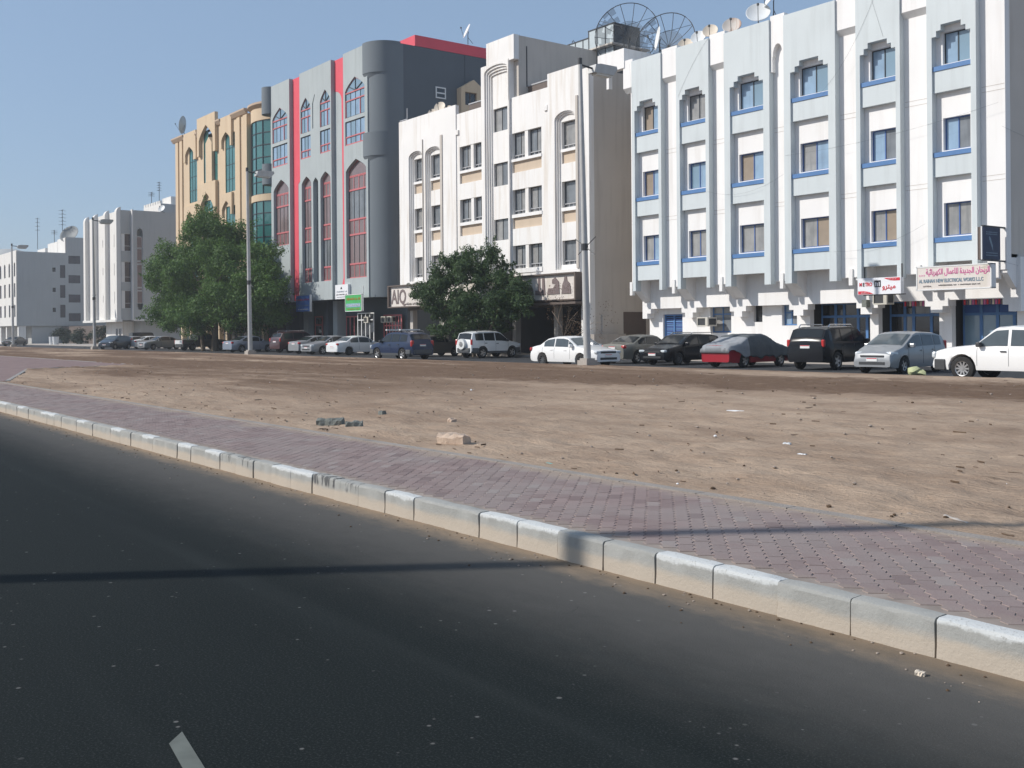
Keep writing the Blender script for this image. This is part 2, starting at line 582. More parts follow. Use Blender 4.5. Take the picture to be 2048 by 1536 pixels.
# pink-mauve paver, dusty, each piece a little different
t, N, Lk, b = node_mat('paver')
b.inputs['Roughness'].default_value = .92
b.inputs['Specular IOR Level'].default_value = .25
geo = N.new('ShaderNodeNewGeometry')
oi = N.new('ShaderNodeObjectInfo')
tc = N.new('ShaderNodeTexCoord')
P = geo.outputs['Position']
rnd = mth(N, Lk, 'FRACT', mth(N, Lk, 'ADD', geo.outputs['Random Per Island'], oi.outputs['Random']), 0)
c0 = mixc(N, Lk, rnd, (.205, .148, .140), (.285, .215, .200))
n1 = nz(N, Lk, P, 1.1, 6, .65)
n2 = nz(N, Lk, P, 60, 5, .7)
c1 = mixc(N, Lk, ramp(N, Lk, n1, .36, .66, .1, .75), c0, (.27, .228, .212))
c1 = mixc(N, Lk, ramp(N, Lk, rnd, .94, .96, 0., .35), c1, (.30, .28, .26))
c1 = mixc(N, Lk, ramp(N, Lk, rnd, .04, .02, 0., .3), c1, (.12, .085, .085))
sp3 = N.new('ShaderNodeSeparateXYZ')
Lk.new(P, sp3.inputs[0])
yj = mth(N, Lk, 'ADD', sp3.outputs[1], mth(N, Lk, 'MULTIPLY', mth(N, Lk, 'SUBTRACT', n1, .5), 1.2))
c1 = mixc(N, Lk, ramp(N, Lk, yj, 6.65, 7.0, 0., .75), c1, (.34, .27, .215))
c1 = mixc(N, Lk, ramp(N, Lk, yj, 5.22, 5.02, 0., .5), c1, (.30, .25, .21))
c2 = mixc(N, Lk, ramp(N, Lk, n2, .5, .8, 0., .35), c1, (.11, .085, .085))
Lk.new(c2, b.inputs['Base Color'])
bp = N.new('ShaderNodeBump')
bp.inputs['Strength'].default_value = .5
bp.inputs['Distance'].default_value = .005
Lk.new(n2, bp.inputs['Height'])
Lk.new(bp.outputs[0], b.inputs['Normal'])
# kerb stones: weathered concrete with a sand-stained foot; the painted ones carry worn white paint on top
for nm, painted in (('kerb_concrete', 0), ('kerb_painted', 1), ('kerb_tyre_marked', 2)):
    t, N, Lk, b = node_mat(nm)
    b.inputs['Roughness'].default_value = .9
    b.inputs['Specular IOR Level'].default_value = .25
    geo = N.new('ShaderNodeNewGeometry')
    P = geo.outputs['Position']
    sep = N.new('ShaderNodeSeparateXYZ')
    Lk.new(P, sep.inputs[0])
    n1 = nz(N, Lk, P, 7, 7, .7)
    n2 = nz(N, Lk, P, 45, 5, .7)
    n3 = nz(N, Lk, P, 3.0, 6, .65, (1, 1, 4))
    c = mixc(N, Lk, n1, (.25, .25, .235), (.40, .395, .37))
    zz = mth(N, Lk, 'ADD', sep.outputs[2], mth(N, Lk, 'MULTIPLY', mth(N, Lk, 'SUBTRACT', n3, .5), .09))
    c = mixc(N, Lk, ramp(N, Lk, zz, .07, .135, .9, 0.), c, (.46, .395, .32))
    if painted == 1:
        pz = mth(N, Lk, 'ADD', sep.outputs[2], mth(N, Lk, 'MULTIPLY', mth(N, Lk, 'SUBTRACT', n1, .5), .10))
        pm = mth(N, Lk, 'MULTIPLY', ramp(N, Lk, pz, .160, .180), ramp(N, Lk, n2, .68, .56))
        c = mixc(N, Lk, pm, c, (.53, .54, .53))
    if painted == 2:
        tm = nz(N, Lk, P, 9, 4, .6, (1.4, 1, .25))
        c = mixc(N, Lk, mth(N, Lk, 'MULTIPLY', ramp(N, Lk, tm, .5, .62), ramp(N, Lk, sep.outputs[2], .09, .13)), c, (.10, .10, .10))
    Lk.new(c, b.inputs['Base Color'])
    bp = N.new('ShaderNodeBump')
    bp.inputs['Strength'].default_value = .6
    bp.inputs['Distance'].default_value = .008
    Lk.new(n2, bp.inputs['Height'])
    Lk.new(bp.outputs[0], b.inputs['Normal'])

g = MB().use('sand')
g.raw([(-4000, -4000, -.05), (4000, -4000, -.05), (4000, 4000, -.05), (-4000, 4000, -.05)], [(0, 1, 2, 3)])
struct(g, 'ground')
# roads
g = MB().use('road_asphalt')
g.raw([(-400, -14, 0), (120, -14, 0), (120, 4.98, 0), (-400, 4.98, 0)], [(0, 1, 2, 3)])
struct(g, 'road')
g = MB().use('asphalt')
g.raw([(-420, 30.85, 0), (120, 30.85, 0), (120, 42.2, 0), (-420, 42.2, 0)], [(0, 1, 2, 3)])
struct(g, 'street')
g = MB().use('sign_white')
MT['faded_paint'] = mat('faded_paint', (.13, .142, .125), .8, .25, 9)
g.use('faded_paint')
g.raw([(-4.35, 1.54, .004), (-4.255, 1.452, .004), (-1.6, 1.05, .004), (-1.6, 1.14, .004)], [(0, 1, 2, 3)])
struct(g, 'lane_marking')
# kerb of the near road: half-metre stones
kerb = MB().use('kerb_concrete')
kerb.box(-120, 30, 4.93, 5.03, -.1, .12)
kb = struct(kerb, 'kerb')
rk = random.Random(4)
painted_x = [(-3.02, -1.5), (-5.05, -4.03), (-6.6, -6.08), (-8.6, -8.1), (-11.05, -10.0), (-12.95, -12.5), (-14.1, -13.6), (-15.6, -15.05), (-17.1, -16.6), (-19.1, -18.5), (-21.2, -20.6), (-23.4, -22.8), (-25.2, -24.6)]
painted_x[2] = (-7.1, -6.05)
kmeshes = {}
def kerb_mesh(mn, v):
    r = random.Random(v * 13 + len(mn))
    g = MB().use(mn)
    L = .498
    nb = 6
    prof = [(0, -.02), (.003, .06), (.005, .182), (.012, .197), (.03, .204), (.112, .205), (.123, .198), (.125, -.02)]
    vs = []
    for i in range(nb + 1):
        x = -L / 2 + L * i / nb
        e = 1 if i in (0, nb) else 0
        for k, (y, z) in enumerate(prof):
            w = .004 * r.uniform(-1, 1)
            vs.append((x + (.004 if i == 0 else -.004 if i == nb else 0), y + (.003 * e if k < 4 else 0) + w * (k < 5), z + w * .6 - (.004 * e if k > 1 else 0)))
    m_ = len(prof)
    fs = [(i * m_ + k, (i + 1) * m_ + k, (i + 1) * m_ + k + 1, i * m_ + k + 1) for i in range(nb) for k in range(m_ - 1)]
    fs += [tuple(range(m_)), tuple(nb * m_ + k for k in reversed(range(m_)))]
    g.raw(vs, fs)
    return g.mesh('kerb_stone', 22)
for key in ('kerb_concrete', 'kerb_painted', 'kerb_tyre_marked'):
    for v in range(3):
        kmeshes[(key, v)] = kerb_mesh(key, v)
x = -2.95 + .25 + .5 * 5
rest = MB().use('kerb_concrete')
while x > -60:
    x -= .5
    key = 'kerb_concrete'
    if any(a - .05 <= x <= b_ + .05 for a, b_ in painted_x):
        key = 'kerb_painted'
    elif -10.1 < x < -8.9 or -12.5 < x < -11.6:
        key = 'kerb_tyre_marked'
    if x > -30:
        o = bpy.data.objects.new('kerb_stone', kmeshes[(key, rk.randrange(3))])
        COL.objects.link(o)
        o.parent = kb
        o.location = (x, 4.90 + rk.uniform(-.009, .009), rk.uniform(-.001, .004))
        o.rotation_euler = (rk.uniform(-.008, .008), 0, rk.uniform(-.006, .006))
    else:
        rest.box(x - .247, x + .247, 4.9, 5.025, -.02, .2)
for xx in range(-56, 30):
    pass
ro = rest.obj('far_stones', kb)
ro['kind'] = 'stuff'
# ------------------------------------------------------------------ paved footway
MT['joint_sand'] = mat('joint_sand', (.30, .25, .215), .97, .3, 6)
pv = MB().use('joint_sand')
pv.box(-36.5, 6, 5.02, 7.09, -.05, .1925)
pvo = struct(pv, 'pavement')
MT['edge_dust'] = mat('edge_dust', (.30, .265, .235), .95, .2, 3, bump=.5, bscale=50)
edge = MB().use('edge_dust')
ex = -36.5
while ex < 6:
    edge.box(ex + .006, ex + .994, 6.96, 7.09, .1, .207)
    ex += 1.0
eo = edge.obj('edge_strip', pvo)
eo['kind'] = 'stuff'
# zig-zag interlocking pavers laid on the diagonal
PL, PW = .225, .1125
def paver_outline(g_=.0032):
    a = PW / 2 - g_
    hl = PL / 2 - g_ * .6
    am = .011
    q = [-hl, -hl * .5, 0, hl * .5, hl]
    off = [-am, am, -am, am, -am]
    left = [(q[i], -a + off[i]) for i in range(5)]
    right = [(q[i], a + off[i]) for i in range(4, -1, -1)]
    return left + right
def paver_geo(cx, cy, dz, tilt):
    ca, sa = math.cos(math.radians(135)), math.sin(math.radians(135))
    o1 = paver_outline()
    n = len(o1)
    vs = []
    for k, (sc, z) in enumerate(((1, -.03), (1, -.004), (.94, 0))):
        for (u, w) in o1:
            u_, w_ = (u, w) if k < 2 else (u * .988, w * .965)
            zz = z + u * tilt[0] + w * tilt[1]
            vs.append((cx + u_ * ca - w_ * sa, cy + u_ * sa + w_ * ca, zz + dz))
    fs = []
    for k in (0, 1):
        fs += [(k * n + i, k * n + (i + 1) % n, (k + 1) * n + (i + 1) % n, (k + 1) * n + i) for i in range(n)]
    fs.append(tuple(2 * n + i for i in range(n)))
    return vs, fs
proto = MB().use('paver')
vs_, fs_ = paver_geo(0, 0, 0, (0, 0))
proto.raw(vs_, fs_)
pav_me = proto.mesh('paver')
rp = random.Random(5)
cells = []
ca, sa = math.cos(math.radians(135)), math.sin(math.radians(135))
for i in range(-260, 260):
    for j in range(-520, 520):
        u = (i + (.5 if j % 2 else 0)) * PL
        w = j * PW
        X = u * ca - w * sa - 18
        Y = u * sa + w * ca + 6
        if 5.05 < Y < 6.96 and -36 < X < 1.5:
            cells.append((X, Y))
vis = []
for (X, Y) in cells:
    d = X * VF.x + Y * VF.y
    a = (X * RT.x + Y * RT.y) / max(d, .1)
    seen = d > 0 and abs(a) < .50
    vis.append((0 if seen else 1, math.hypot(X, Y), X, Y))
vis.sort()
restp = MB().use('paver')
for k, (s_, d, X, Y) in enumerate(vis):
    z = .1965 + rp.uniform(-.0015, .0015) + .003 * noise.noise((X * .8, Y * .8, 0))
    tl = (rp.uniform(-.01, .01), rp.uniform(-.014, .014))
    if k < 300:
        o = bpy.data.objects.new('paver', pav_me)
        COL.objects.link(o)
        o.parent = pvo
        o.location = (X, Y, z)
        o.rotation_euler = (tl[1], tl[0], 0)
    else:
        a_, b_ = paver_geo(X, Y, z, tl)
        restp.raw(a_, b_)
o = restp.obj('paver_field', pvo)
o['kind'] = 'stuff'
# side path of the same pavers beyond the sand, far left
MT['far_paver'] = mat('far_paver', (.205, .140, .132), .93, .16, 1.1, bump=.3, bscale=8, streak=((.30, .23, .19), .5))
sp_ = MB().use('far_paver')
sp_.prism_xy(-.02, .20, [(-36.5, 5.03), (-36.5, 7.3), (-48.8, 10.6), (-50.9, 15.9), (-170, 15.6), (-170, 5.03)])
struct(sp_, 'path')
e2 = MB().use('edging')
for (a, b_) in (((-36.5, 7.3), (-48.8, 10.6)), ((-48.8, 10.6), (-50.9, 15.9)), ((-50.9, 15.9), (-170, 15.6))):
    d = Vector((b_[0] - a[0], b_[1] - a[1])).normalized()
    n_ = Vector((-d.y, d.x)) * .13
    e2.prism_xy(0, .215, [a, b_, (b_[0] - n_.x, b_[1] - n_.y), (a[0] - n_.x, a[1] - n_.y)])
struct(e2, 'path_edge')
# ------------------------------------------------------------------ sand lot
xs = [4.0]
while xs[-1] > -175:
    d = math.hypot(xs[-1], 8)
    xs.append(xs[-1] - max(.07, .0075 * d))
ys = [7.09]
while ys[-1] < 30.75:
    ys.append(ys[-1] + (.07 if ys[-1] < 10 else .11 if ys[-1] < 14 else .2))
ys[-1] = 30.75
vs_ = []
for y in ys:
    for x in xs:
        e = min(1, (y - 7.09) / .5, (30.75 - y) / .5)
        base = .205 - .06 * min(1, max(0, (y - 20) / 10))
        h = .05 * noise.fractal((x * .22, y * .3, 1), 1, 2, 3) + .030 * noise.fractal((x * 1.6, y * 2.4, 5), .7, 2, 4)
        h -= .035 * max(0, noise.noise((x * 2.1, y * 3.0, 9)) - .28) * 3
        hole = math.exp(-((x + 4.2) ** 2 + (y - 8.35) ** 2) / .02) * .05 + math.exp(-((x + 3.95) ** 2 + (y - 8.4) ** 2) / .03) * .04
        if x < -36 and (y - 7.3) < (-36.5 - x) * .268 and x < -48.8 - (y - 10.6) * .4 and y < 15.9 or (x < -50.9 and y < 15.75) or (-48.9 < x < -36.5 and (y - 7.3) < (-36.5 - x) * .268):
            vs_.append((x, y, .10))
            continue
        vs_.append((x, y, base + max(-.03, h) * max(0.05, e) - hole))
nx = len(xs)
fs_ = [(j * nx + i, (j + 1) * nx + i, (j + 1) * nx + i + 1, j * nx + i + 1) for j in range(len(ys) - 1) for i in range(nx - 1)]
sd = MB().use('sand')
sd.raw(vs_, fs_)
sandm = sd.mesh('sand_lot')
sandm.shade_smooth()
so_ = bpy.data.objects.new('sand_lot', sandm)
COL.objects.link(so_)
so_['kind'] = 'structure'
def sand_z(x, y):
    i = min(range(len(xs)), key=lambda k: abs(xs[k] - x))
    j = min(range(len(ys)), key=lambda k: abs(ys[k] - y))
    return vs_[j * nx + i][2]
# strip where the paved side path lies keeps its own height; kerb along the street
kk = MB().use('concrete')
x = -170.
while x < 20:
    kk.box(x + .01, x + .99, 30.75, 30.93, -.05, .135)
    x += 1.0
struct(kk, 'street_kerb')
# footway in front of the buildings
fw = MB().use('pave_pale')
fw.box(-240, 20, 41.35, 75, -.05, .12)
struct(fw, 'footway')
# ------------------------------------------------------------------ litter of straw, twigs and grit on the sand
tw = MB().use('twig')
rl = random.Random(9)
import bisect
xr = [-v for v in xs]
def sz(x, y):
    i = min(len(xs) - 1, bisect.bisect_left(xr, -x))
    j = min(len(ys) - 1, bisect.bisect_left(ys, y))
    return vs_[j * nx + i][2]
for k in range(900):
    y = 7.2 + 22 * rl.random() ** 1.7
    x = -1 - (60 if y > 12 else 34) * rl.random() ** 1.1
    if noise.noise((x * .5, y * .8, 3)) < .02 and rl.random() < .86:
        continue
    L = rl.uniform(.010, .05) * (1 + y * .04) * (2.2 if rl.random() < .05 else 1)
    a = math.radians(rl.gauss(-15, 28))
    w = L * rl.uniform(.03, .13)
    z = sz(x, y) + .004
    c, s_ = math.cos(a), math.sin(a)
    bend = rl.uniform(-.3, .3) * L
    pts = [(-L, 0), (0, bend), (L, 0)]
    hh = rl.uniform(.006, .02)
    v = []
    for (u, q) in pts:
        for (du, dz_) in ((-w, 0), (w, 0), (0, hh)):
            v.append((x + u * c - (q + du) * s_, y + u * s_ + (q + du) * c, z + dz_))
    tw.raw(v, [(0, 3, 5, 2), (1, 2, 5, 4), (3, 6, 8, 5), (4, 5, 8, 7), (0, 2, 1), (6, 7, 8)])
struct(tw, 'straw_litter', 'stuff')
def rock(g, c, r, seed, squash=.7):
    rr = random.Random(seed)
    ph = (1 + 5 ** .5) / 2
    V = [(-1, ph, 0), (1, ph, 0), (-1, -ph, 0), (1, -ph, 0), (0, -1, ph), (0, 1, ph), (0, -1, -ph), (0, 1, -ph), (ph, 0, -1), (ph, 0, 1), (-ph, 0, -1), (-ph, 0, 1)]
    F = [(0, 11, 5), (0, 5, 1), (0, 1, 7), (0, 7, 10), (0, 10, 11), (1, 5, 9), (5, 11, 4), (11, 10, 2), (10, 7, 6), (7, 1, 8), (3, 9, 4), (3, 4, 2), (3, 2, 6), (3, 6, 8), (3, 8, 9), (4, 9, 5), (2, 4, 11), (6, 2, 10), (8, 6, 7), (9, 8, 1)]
    g.raw([(c[0] + v[0] / 1.9 * r * rr.uniform(.7, 1.3), c[1] + v[1] / 1.9 * r * rr.uniform(.7, 1.3), c[2] + v[2] / 1.9 * r * squash * rr.uniform(.7, 1.2)) for v in V], F)
pb = MB()
for k in range(1000):
    pb.use('pebble' if rl.random() < .7 else 'twig' if rl.random() < .975 else 'paper')
    y = 7.2 + 20 * rl.random() ** 1.6
    x = -1.5 - 45 * rl.random() ** 1.2
    r = (.004 + .018 * rl.random() ** 3) * (1 + y * .04)
    rock(pb, (x, y, sz(x, y) + r * .3), r, k)
for k in range(420):
    pb.use('pebble' if rl.random() < .6 else 'twig')
    y = 4.88 - abs(rl.gauss(0, .22))
    x = -1.5 - 26 * rl.random()
    r = rl.uniform(.003, .012)
    rock(pb, (x, y, r * .3), r, k + 5000)
struct(pb, 'grit', 'stuff')
# ------------------------------------------------------------------ things lying on the sand
def chunk(name, label, cat, x, y, dims, matn, seed, rz=0):
    g = MB().use(matn)
    rr = random.Random(seed)
    n = 7
    a, b2, c = dims
    vs, fs = [], []
    for i in range(n):
        u = -a + 2 * a * i / (n - 1)
        for (w, z) in ((-b2, 0), (-b2, c * .75), (-b2 * .6, c), (b2 * .6, c), (b2, c * .7), (b2, 0)):
            vs.append((u, w * rr.uniform(.8, 1.15), z * rr.uniform(.75, 1.1)))
    for i in range(n - 1):
        for k in range(5):
            fs.append((i * 6 + k, i * 6 + k + 1, (i + 1) * 6 + k + 1, (i + 1) * 6 + k))
    fs += [tuple(range(6)), tuple((n - 1) * 6 + k for k in reversed(range(6)))]
    g.raw(vs, fs)
    o = g.obj(name)
    o.location = (x, y, sz(x, y) - .01)
    o.rotation_euler = (0, 0, rz)
    return tag(o, label, cat)
chunk('stone_block', 'broad broken tan building block lying at the back edge of the pavement', 'block', -11.35, 7.62, (.23, .085, .15), 'block', 21, .22)
chunk('broken_kerb', 'long dark grey lump of broken concrete on the sand behind the pavement', 'rubble', -15.05, 7.75, (.21, .08, .12), 'broken_grey', 1, .75)
chunk('broken_brick', 'short broken grey brick beside the long dark concrete lump', 'rubble', -14.45, 7.85, (.13, .06, .09), 'broken_grey', 2, .9)
chunk('pale_stone', 'small pale square stone on the sand above the tan block', 'stone', -14.05, 9.4, (.06, .05, .08), 'block', 3)
chunk('dark_stone', 'small dark stone on the sand left of the pale square stone', 'stone', -16.1, 9.3, (.07, .05, .07), 'broken_grey', 4)
chunk('flat_paper', 'white strip of paper lying alone on the middle of the sand', 'litter', -12.55, 14.6, (.24, .05, .015), 'paper', 5, .25)
chunk('wood_lath', 'pale wooden lath on the sand at the edging strip by the dark shadow', 'wood', -4.35, 7.52, (.17, .016, .022), 'pave_pale', 6, -.55)
chunk('teal_scrap', 'teal plastic scrap at the edging strip right of the tan block', 'litter', -9.05, 7.35, (.06, .02, .012), 'plastic_teal', 7, -.2)
chunk('white_scrap', 'crumpled white scrap on the sand near the front right of the lot', 'litter', -7.6, 9.9, (.05, .03, .02), 'paper', 8, .3)
chunk('white_pebble', 'round whitish stone on the sand behind the crumpled scrap', 'stone', -8.6, 10.9, (.045, .035, .03), 'dish_white', 9, .3)
g = MB().use('sack')
rock(g, (0, 0, .12), .26, 3, .8)
rock(g, (.22, .05, .08), .19, 4, .7)
o = g.obj('green_sack', smooth=50)
o.location = (-20.95, 33.6, 0)
tag(o, 'crumpled olive green sack on the street beside the silver hatchback wheel', 'sack')
o = chunk('gutter_stone', 'small pale stone on the asphalt below the cracked kerb joint', 'stone', -2.85, 4.60, (.022, .018, .022), 'dish_cream', 11, .3)
o.location.z = 0
# ================================================================== buildings
def bld(label, x, y):
    return thing('apartment_building', label, 'building', (x, y, 0), world=True)
rb = random.Random(21)
def ac_unit(parent, x, y, z, w=.62, h=.42, d=.5, name='air_conditioner'):
    g = MB().use('ac_case')
    g.plate(rect(x - w / 2, x + w / 2, z, z + h), [rect(x - w / 2 + .05, x + w / 2 - .17, z + .06, z + h - .06)], y - d, y, back=True)
    o = g.obj(name, parent)
    g = MB().use('dark_metal')
    g.box(x - w / 2 + .05, x + w / 2 - .17, y - d + .05, y - d + .08, z + .06, z + h - .06)
    g.obj('grille', o)
    g = MB().use('dark_metal')
    g.box(x + w / 2, x + w / 2 + .012, y - d + .12, y - .08, z + .08, z + h - .08)
    g.obj('vent', o)
    return o
def marks(parent, x0, x1, y, z, h, mn, seed):
    """a line of print too small to read: short uneven strokes"""
    r = random.Random(seed)
    g = MB().use(mn)
    x = x0
    while x < x1:
        w = h * r.uniform(.25, .5)
        if r.random() < .15:
            x += h * .5
            continue
        a = r.uniform(0, .25) * h
        g.box(x, x + w * .4, y - .006, y, z + a, z + h * r.uniform(.7, 1))
        g.box(x, x + w, y - .006, y, z + a, z + a + h * .22)
        x += w + h * .1
    return g.obj('lettering', parent)
# ---------------------------------------------------------------- B1: white block with pale blue frames
B1 = bld('white four storey block with pale blue column frames and blue sills on the right', -33.3, 42)
FY = 42.0
WY = 42.36
bays = [(-43.96, -41.63, .22), (-40.45, -38.09, .24), (-37.02, -34.06, .39), (-33.17, -30.18, .40), (-29.06, -26.79, .22), (-25.49, -23.25, .24)]
ZT = 17.12
# window wall with openings
wx = []
holes = []
floors = [(5.62, 7.05), (9.32, 10.72), (13.05, 14.42)]
for (L, R, c) in bays:
    a, b_ = L + c + .30, R - c - .22
    for (z0, z1) in floors:
        holes.append(rect(a, b_, z0, z1))
        wx.append((a, b_, z0, z1))
out = [(-44.4, 4.05)]
for (L, R, c) in bays:
    out += [(L + .1, 4.05), (L + .1, 4.55), (R - .1, 4.55), (R - .1, 4.05)]
out += [(-22.2, 4.05), (-22.2, ZT), (-44.4, ZT)]
g = MB().use('white_plaster')
g.plate(out, holes, WY, 42.75)
g.obj('wall', B1)
# the block behind
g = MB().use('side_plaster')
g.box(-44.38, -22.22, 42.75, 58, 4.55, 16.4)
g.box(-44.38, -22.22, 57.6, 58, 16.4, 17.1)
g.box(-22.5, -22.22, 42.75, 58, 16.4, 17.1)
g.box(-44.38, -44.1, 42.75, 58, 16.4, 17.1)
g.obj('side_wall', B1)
cs = [['glass_curtain', 'glass_blue'], ['glass_board', 'glass_blue'], ['glass_blue', 'glass_sky'], ['glass_curtain', 'glass_curtain'], ['glass_sky', 'glass_blue'], ['glass_curtain', 'glass_board'], ['glass_blue', 'glass_grey']]
pick = {0: [0, 1, 1], 1: [3, 4, 3], 2: [3, 1, 2], 3: [5, 0, 2], 4: [5, 6, 2], 5: [3, 6, 2]}
k = 0
for bi in range(6):
    for fi in range(3):
        a, b_, z0, z1 = wx[k]
        k += 1
        window(B1, a, b_, z0, z1, WY + .17, 2, 'dark_frame' if fi == 2 else 'dark_blue_paint', colours=cs[pick[bi][fi]], fw=.045)
for bi, (L, R, c) in enumerate(bays):
    g = MB().use('pale_blue_plaster')
    li, ri = L + c, R - c
    s_ = .21 if R - L < 2.6 else .27
    o_ = [(L, 3.9), (li, 3.9), (li, 14.22), (li + s_, 14.22), (li + s_, 14.46), (li + 2 * s_, 14.46), (li + 2 * s_, 14.70), (ri - 2 * s_, 14.70), (ri - 2 * s_, 14.46), (ri - s_, 14.46), (ri - s_, 14.22), (ri, 14.22), (ri, 3.9), (R, 3.9), (R, 17.12), (L, 17.12)]
    g.plate(o_, (), FY, 42.42, back=True)
    g.obj('column_frame', B1)
    for (z0, z1) in ((4.5, 5.30), (8.18, 8.98), (11.82, 12.70)):
        g = MB().use('pale_blue_plaster')
        g.box(li - .01, ri + .01, 42.11, 42.44, z0, z1 + .06)
        p = g.obj('spandrel', B1)
        g = MB().use('blue_paint')
        g.box(li - .005, ri + .005, 42.07, 42.47, z1 + .05, z1 + .25)
        g.obj('sill', p)
# caps between the frames at the top
gaps = [(-44.75, -43.97), (-41.62, -40.46), (-38.08, -37.03), None, (-30.17, -29.07), (-26.78, -25.50)]
for q in gaps:
    if q is None:
        continue
    g = MB().use('white_plaster')
    g.prism_yz(q[0], q[1], [(42.1, 15.68), (42.1, 17.30), (42.5, 17.30), (42.5, 15.42), (42.362, 15.42)])
    g.obj('cap', B1)
g = MB().use('white_plaster')
ar = [(-34.05, 17.3), (-34.05, 14.5), (-33.93, 14.5), (-33.93, 15.2)]
for i in range(9):
    t_ = PI * i / 8
    ar.append((-33.60 - .30 * math.cos(t_), 15.25 + .62 * math.sin(t_)))
ar += [(-33.18, 15.2), (-33.18, 17.3)]
g.plate(ar, (), 42.1, 42.4, back=True)
g.obj('cap', B1)
g = MB().use('side_plaster')
for (a, b_) in ((-44.38, -43.98), (-41.6, -40.48), (-38.07, -37.05), (-34.03, -33.2), (-30.15, -29.09), (-26.77, -25.52), (-23.2, -22.22)):
    for z in (7.78, 7.98, 11.5, 11.72):
        g.box(a, b_, 42.352, 42.37, z, z + .018)
g.obj('floor_joint', B1)['kind'] = 'stuff'
# pendants and brackets under the overhang
mid = [-44.42, -41.05, -37.6, -33.62, -29.62, -26.14, -22.6]
lefts = [b_[0] + b_[2] for b_ in bays] + [-22.2]
for i, mx_ in enumerate(mid):
    g = MB().use('white_plaster')
    g.box(mx_ - .10, mx_ + .10, 42.28, 42.5, 3.68, 4.45)
    g.obj('pendant', B1)
    g = MB().use('white_plaster')
    x1_ = lefts[i] - .01
    x0_ = mx_ + .12
    g.prism_yz(x0_, x1_, [(42.43, 4.56), (43.21, 4.56), (43.21, 3.32), (43.1, 3.32), (42.43, 3.92)])
    g.obj('bracket', B1)
# soffit and the stepped frieze over the shops
g = MB().use('white_plaster')
g.box(-44.38, -22.22, 42.75, 43.3, 4.53, 4.7)
g.obj('soffit', B1)
op = [(-44.05, -43.75, -41.31, -41.05), (-40.47, -40.20, -37.78, -37.5), (-36.95, -36.68, -33.88, -33.61), (-33.02, -32.75, -29.95, -29.72), (-29.11, -28.80, -26.40, -26.12), (-25.55, -25.25, -22.82, -22.57)]
fo = [(-44.43, 2.33)]
for (a, b_, c, d) in op:
    fo += [(a, 2.33), (a, 2.62), (b_, 2.62), (b_, 2.89), (c, 2.89), (c, 2.62), (d, 2.62), (d, 2.33)]
fo += [(-22.05, 2.33), (-22.05, 4.6), (-44.43, 4.6)]
g = MB().use('white_plaster')
g.plate(fo, (), 43.2, 43.78)
g.obj('frieze', B1)
# ground floor
gh = [rect(-43.34, -41.80, 0.13, 2.56), rect(-39.7, -38.2, 1.48, 2.95), rect(-36.66, -36.07, 2.04, 2.95), rect(-34.8, -33.85, 1.84, 2.95), rect(-33.05, -29.6, .13, 2.95), rect(-29.15, -26.05, .13, 2.95), rect(-25.45, -22.5, .13, 2.95)]
g = MB().use('white_plaster')
g.plate(rect(-44.43, -22.03, 0, 3.2), gh, 43.78, 44.1)
g.obj('shop_wall', B1)
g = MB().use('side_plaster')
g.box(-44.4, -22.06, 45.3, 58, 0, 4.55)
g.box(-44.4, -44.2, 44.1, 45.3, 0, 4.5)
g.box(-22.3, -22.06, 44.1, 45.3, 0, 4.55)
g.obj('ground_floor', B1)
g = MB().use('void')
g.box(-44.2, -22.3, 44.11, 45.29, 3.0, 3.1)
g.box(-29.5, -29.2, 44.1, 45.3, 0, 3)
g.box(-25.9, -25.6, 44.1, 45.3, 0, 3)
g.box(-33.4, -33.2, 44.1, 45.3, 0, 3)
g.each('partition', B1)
# blue slatted double door
g = MB().use('blue_paint')
g.plate(rect(-43.33, -41.81, .13, 2.55), [rect(-43.25, -42.62, .2, 2.46), rect(-42.52, -41.89, .2, 2.46)], 43.9, 44.0)
dr = g.obj('door', B1)
for i in range(20):
    z = .25 + i * .11
    for (a, b_) in ((-43.25, -42.62), (-42.52, -41.89)):
        s1 = MB().use('blue_paint' if i % 2 else 'dark_blue_paint')
        s1.prism_yz(a, b_, [(43.93, z), (43.98, z + .07), (43.99, z + .07), (43.94, z)])
        s1.obj('slat', dr)
g = MB().use('void')
g.box(-43.33, -41.81, 44.0, 44.02, .13, 2.55)
g.obj('door_back', dr)
window(B1, -39.68, -38.22, 1.5, 2.93, 43.98, 2, 'blue_paint', colours=['glass_curtain', 'glass_grey'], fw=.07, transoms=(2.5,))
window(B1, -36.65, -36.08, 2.05, 2.94, 43.98, 1, 'dark_frame', 'glass_dark', fw=.04)
window(B1, -34.79, -33.86, 1.85, 2.94, 43.98, 2, 'blue_paint', colours=['glass_blue', 'glass_grey'], fw=.06, transoms=(2.5,))
def shopfront(x0, x1, y, split, zt=2.9, zr=2.2, glass=('glass_dark',)):
    f = MB().use('blue_paint')
    hs = []
    fw_ = .07
    for i in range(len(split) - 1):
        hs.append(rect(split[i] + fw_, split[i + 1] - fw_, .18, zr))
        hs.append(rect(split[i] + fw_, split[i + 1] - fw_, zr + .12, zt - .05))
    f.plate(rect(x0, x1, .13, zt), hs, y, y + .07)
    fo_ = f.obj('shopfront', B1)
    for i, h in enumerate(hs):
        p = MB().use(glass[i % len(glass)])
        p.plate([(h[0][0] - .01, h[0][1] - .01), (h[1][0] + .01, h[1][1] - .01), (h[2][0] + .01, h[2][1] + .01), (h[3][0] - .01, h[3][1] + .01)], (), y + .04, y + .06)
        p.obj('pane', fo_)
    return fo_
shopfront(-33.05, -29.6, 44.7, [-33.05, -32.2, -31.7, -30.9, -30.4, -29.6])
